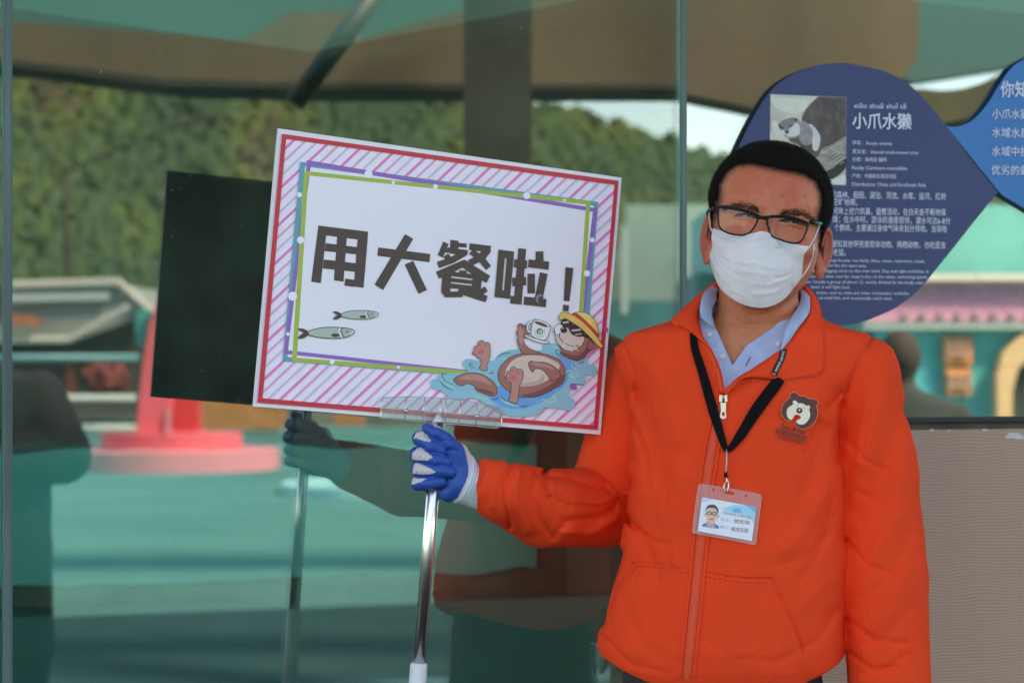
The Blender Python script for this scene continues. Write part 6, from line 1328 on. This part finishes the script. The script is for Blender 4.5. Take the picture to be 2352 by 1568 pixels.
def soft_mat():
    m = bpy.data.materials.new('frosted_vinyl'); m.use_nodes = True; n = m.node_tree; b = n.nodes['Principled BSDF']; b.inputs['Base Color'].default_value = (0.62, 0.56, 0.56, 1); b.inputs['Roughness'].default_value = 0.35
    t = n.nodes.new('ShaderNodeBsdfTransparent'); mx = n.nodes.new('ShaderNodeMixShader'); mx.inputs[0].default_value = 0.34
    n.links.new(t.outputs[0], mx.inputs[1]); n.links.new(b.outputs[0], mx.inputs[2]); n.links.new(mx.outputs[0], n.nodes['Material Output'].inputs[0]); return m
M_vin = soft_mat(); pH = Print(lambda u, v, off: BP(u, v, off), 0.00004)
pH.off = -0.0008; pH.poly('h', zp(ZC2, holder), hol); o = pH.parts.pop('h').build('holder', M_vin, ln_)
def edge_tube(pts, r_, name, m, parent, off=0): mb = MB(); q_ = [BP(*p, off) for p in pts + [pts[0]]]; mb.tube(q_, r_, 6); return mb.build(name, m, parent, True)
edge_tube(zp(ZC2, holder), 0.9 * S0, 'holder_edge', M_vin, o)
pH.off = 0.0002; pH.poly('c', zp(ZC2, [(305, 455), (1440, 660), (1345, 1372), (215, 1165)])); card = pH.parts.pop('c').build('card', mat('card_white', srgb(226, 224, 232), 0.35, var=.03, vscale=30), ln_)
CM = {}
def cp(key, rgb, pts, holes=()): 
    pH.poly(key, zp(ZC2, pts), holes); CM[key] = pm('card_' + key, *rgb)
cp('sky_tint', (150, 205, 228), spline([(740, 690), (900, 640), (1100, 615), (1300, 680), (1420, 760)], 6) + [(1395, 1000), (1250, 850), (1000, 780), (760, 740)])
cp('sky_corner', (92, 180, 212), [(1000, 582), (1440, 660), (1418, 800), (1330, 700), (1180, 620)])
cp('lilac_tint', (205, 198, 224), [(305, 455), (560, 500), (430, 540), (292, 560)])
cp('portrait', (222, 224, 232), [(352, 545), (735, 600), (680, 1100), (300, 1050)])
cp('shirt_print', (58, 128, 178), [(300, 1035), (380, 985), (480, 1000), (590, 1010), (662, 1070), (655, 1115), (470, 1095), (300, 1062)])
cp('neck_print', (206, 160, 150), [(405, 940), (575, 960), (570, 1020), (560, 1100), (470, 1088), (400, 1060), (390, 990)])
cp('face_print', (226, 182, 160), ell(508, 830, 118, 172, 6)); cp('ear_print', (214, 150, 140), ell(375, 815, 18, 40)); cp('ear_print', (214, 150, 140), ell(643, 850, 18, 40))
cp('cap_print', (62, 68, 80), spline([(380, 770), (385, 690), (430, 630), (520, 608), (600, 640), (645, 720), (642, 800), (620, 760), (590, 700), (520, 680), (440, 685), (400, 720)], 4, True))
for a, b_ in (((455, 788), 48), ((560, 800), 48)): pH.line('spec_print', zp(ZC2, ell(a[0], a[1], b_, 30, 6)), 2.0, closed=True)
CM['spec_print'] = pm('card_spec', 70, 62, 72); pH.line('mouth_print', zp(ZC2, [(455, 912), (505, 918), (548, 914)]), 3.5); CM['mouth_print'] = pm('card_mouth', 205, 110, 118)
cp('crest', (84, 176, 214), spline([(960, 770), (985, 690), (1030, 700), (1045, 670), (1065, 700), (1100, 690), (1110, 780), (1030, 790)], 3, True)); cp('crest', (84, 176, 214), ell(935, 725, 16, 14)); cp('crest', (84, 176, 214), ell(1135, 765, 14, 14))
pH.text('small_text', '无锡动物园 太湖欢乐园', ZC2(725, 795), ZC2(1318, 905), 42 * K / 5.2273, .006); CM['small_text'] = pm('card_small', 150, 150, 178)
pH.text('blue_text', '姓 名 ：', ZC2(705, 940), ZC2(900, 968), 48 * K / 5.2273, .004); pH.text('blue_text', '部门 ：', ZC2(682, 1098), ZC2(885, 1125), 50 * K / 5.2273, .004); CM['blue_text'] = pm('card_blue', 130, 182, 218)
pH.text('handwriting', '姚宏伟', ZC2(965, 985), ZC2(1295, 1030), 72 * K / 5.2273, -0.003); pH.text('handwriting', '萌宠乐园', ZC2(915, 1160), ZC2(1260, 1195), 76 * K / 5.2273, -0.003); CM['handwriting'] = pm('card_ink', 92, 90, 98)
for key, mb in pH.parts.items(): mb.build(key, CM[key], card)

# ================================================================== bystander whose dark figure is mirrored at the left
ps = root('person', 'bystander in dark jacket with bent arm, mirrored as a dark figure at the far left', 'person', V(40, 1700, 7.2) * 1.0)
ps.location.z = 0
by0 = 7.2; sB = by0 / F
def bys(p):                                             # in mirrored picture units at that distance
    X = lambda u, v, w_=0: np.array((u - CU, w_, HV - v), float)
    d_ = smin(ellip(p, X(-62, 690), (72, 85, 98)), cone(p, X(-62, 770), X(-60, 850), 42, 50), 12)
    d_ = smin(d_, loft(p, [(812 - 840, -60 - CU, 60, 0, 55), (812 - 870, -55 - CU, 165, 0, 75), (812 - 950, -50 - CU, 178, 0, 95), (812 - 1130, -48 - CU, 165, 0, 100), (812 - 1500, -48 - CU, 172, 0, 105)], 2.2), 22)
    d_ = smin(d_, cone(p, X(88, 912), X(148, 1045, -20), 64, 66), 16); d_ = smin(d_, cone(p, X(148, 1040, -20), X(30, 1060, -130), 62, 42), 14); d_ = smin(d_, ellip(p, X(5, 1058, -160), (28, 34, 30)), 8)
    d_ = smin(d_, cone(p, X(-190, 912), X(-230, 1180), 60, 50), 16); d_ = smin(d_, cone(p, X(-230, 1180), X(-215, 1420, -30), 50, 34), 14)
    for sx in (-1, 1): d_ = smin(d_, cone(p, X(-48 + sx * 82, 1480), X(-48 + sx * 80, 1840), 84, 58), 16)
    for sx in (-1, 1): d_ = smin(d_, ellip(p, X(-48 + sx * 82, 1840, -45), (44, 95, 38)), 14)
    return np.maximum(d_ + 2.5 * wob(p, 0.04, 51), -p[:, 2] - 1058)
v_, q_ = surfnet(bys, (-330 - CU, -240, -1070), (280 - CU, 130, 250), 8.0); v_, q_ = prune(v_, q_)
wv = np.array([refl((p[0] * sB, by0 + p[1] * sB, H + p[2] * sB)) for p in v_])
kk = np.where((v_[:, 2] > 812 - 800)[:, None], (0.10, 0.05, 0.035), np.where((v_[:, 2] < 812 - 1500)[:, None], (0.012, 0.013, 0.018), (0.016, 0.016, 0.022))); kk = np.where(((v_[:, 2] > 812 - 700) & (v_[:, 1] > -20))[:, None] | (v_[:, 2] > 812 - 640)[:, None], (0.01, 0.008, 0.008), kk)
np_mesh('body', wv, q_, mat('bystander_clothes', (0.02, 0.02, 0.025), 0.85, attr='Col'), ps, True, np.concatenate([kk, np.ones((len(v_), 1))], 1))
# second bystander, mirrored right of the man's shoulder
ps2 = root('person', 'second bystander in dark coat, mirrored as a blurred dark head beside the orange plaques', 'person', V(2075, 1700, 10.5)); ps2.location.z = 0
s2 = 10.5 / F; X0 = 2072 - CU
def bys2(p):
    X = lambda u, v, w_=0: np.array((u - CU, w_, HV - v), float)
    d_ = smin(ellip(p, X(2068, 818), (47, 54, 62)), cone(p, X(2070, 860), X(2078, 910), 28, 34), 10)
    d_ = smin(d_, loft(p, [(812 - 895, X0, 40, 0, 36), (812 - 925, X0 + 10, 112, 0, 48), (812 - 980, X0 + 10, 125, 0, 62), (812 - 1250, X0 + 10, 112, 0, 66), (812 - 1300, X0 + 10, 114, 0, 68)], 2.2), 16)
    for sx in (-1, 1): d_ = smin(d_, cone(p, X(2082 + sx * 118, 960), X(2082 + sx * 130, 1220), 34, 26), 10); d_ = smin(d_, cone(p, X(2082 + sx * 52, 1280), X(2082 + sx * 52, 1515), 52, 36), 10); d_ = smin(d_, ellip(p, X(2082 + sx * 52, 1522, -30), (30, 62, 24)), 8)
    return np.maximum(d_, -p[:, 2] - 726)
v_, q_ = surfnet(bys2, (X0 - 190, -110, -740), (X0 + 210, 90, 80), 7.0); v_, q_ = prune(v_, q_)
wv = np.array([refl((p[0] * s2, 10.5 + p[1] * s2, H + p[2] * s2)) for p in v_])
kk = np.where((v_[:, 2] > 812 - 885)[:, None], (0.04, 0.025, 0.02), (0.022, 0.028, 0.026))
np_mesh('body', wv, q_, MATS['bystander_clothes'], ps2, True, np.concatenate([np.broadcast_to(kk, (len(v_), 3)), np.ones((len(v_), 1))], 1))
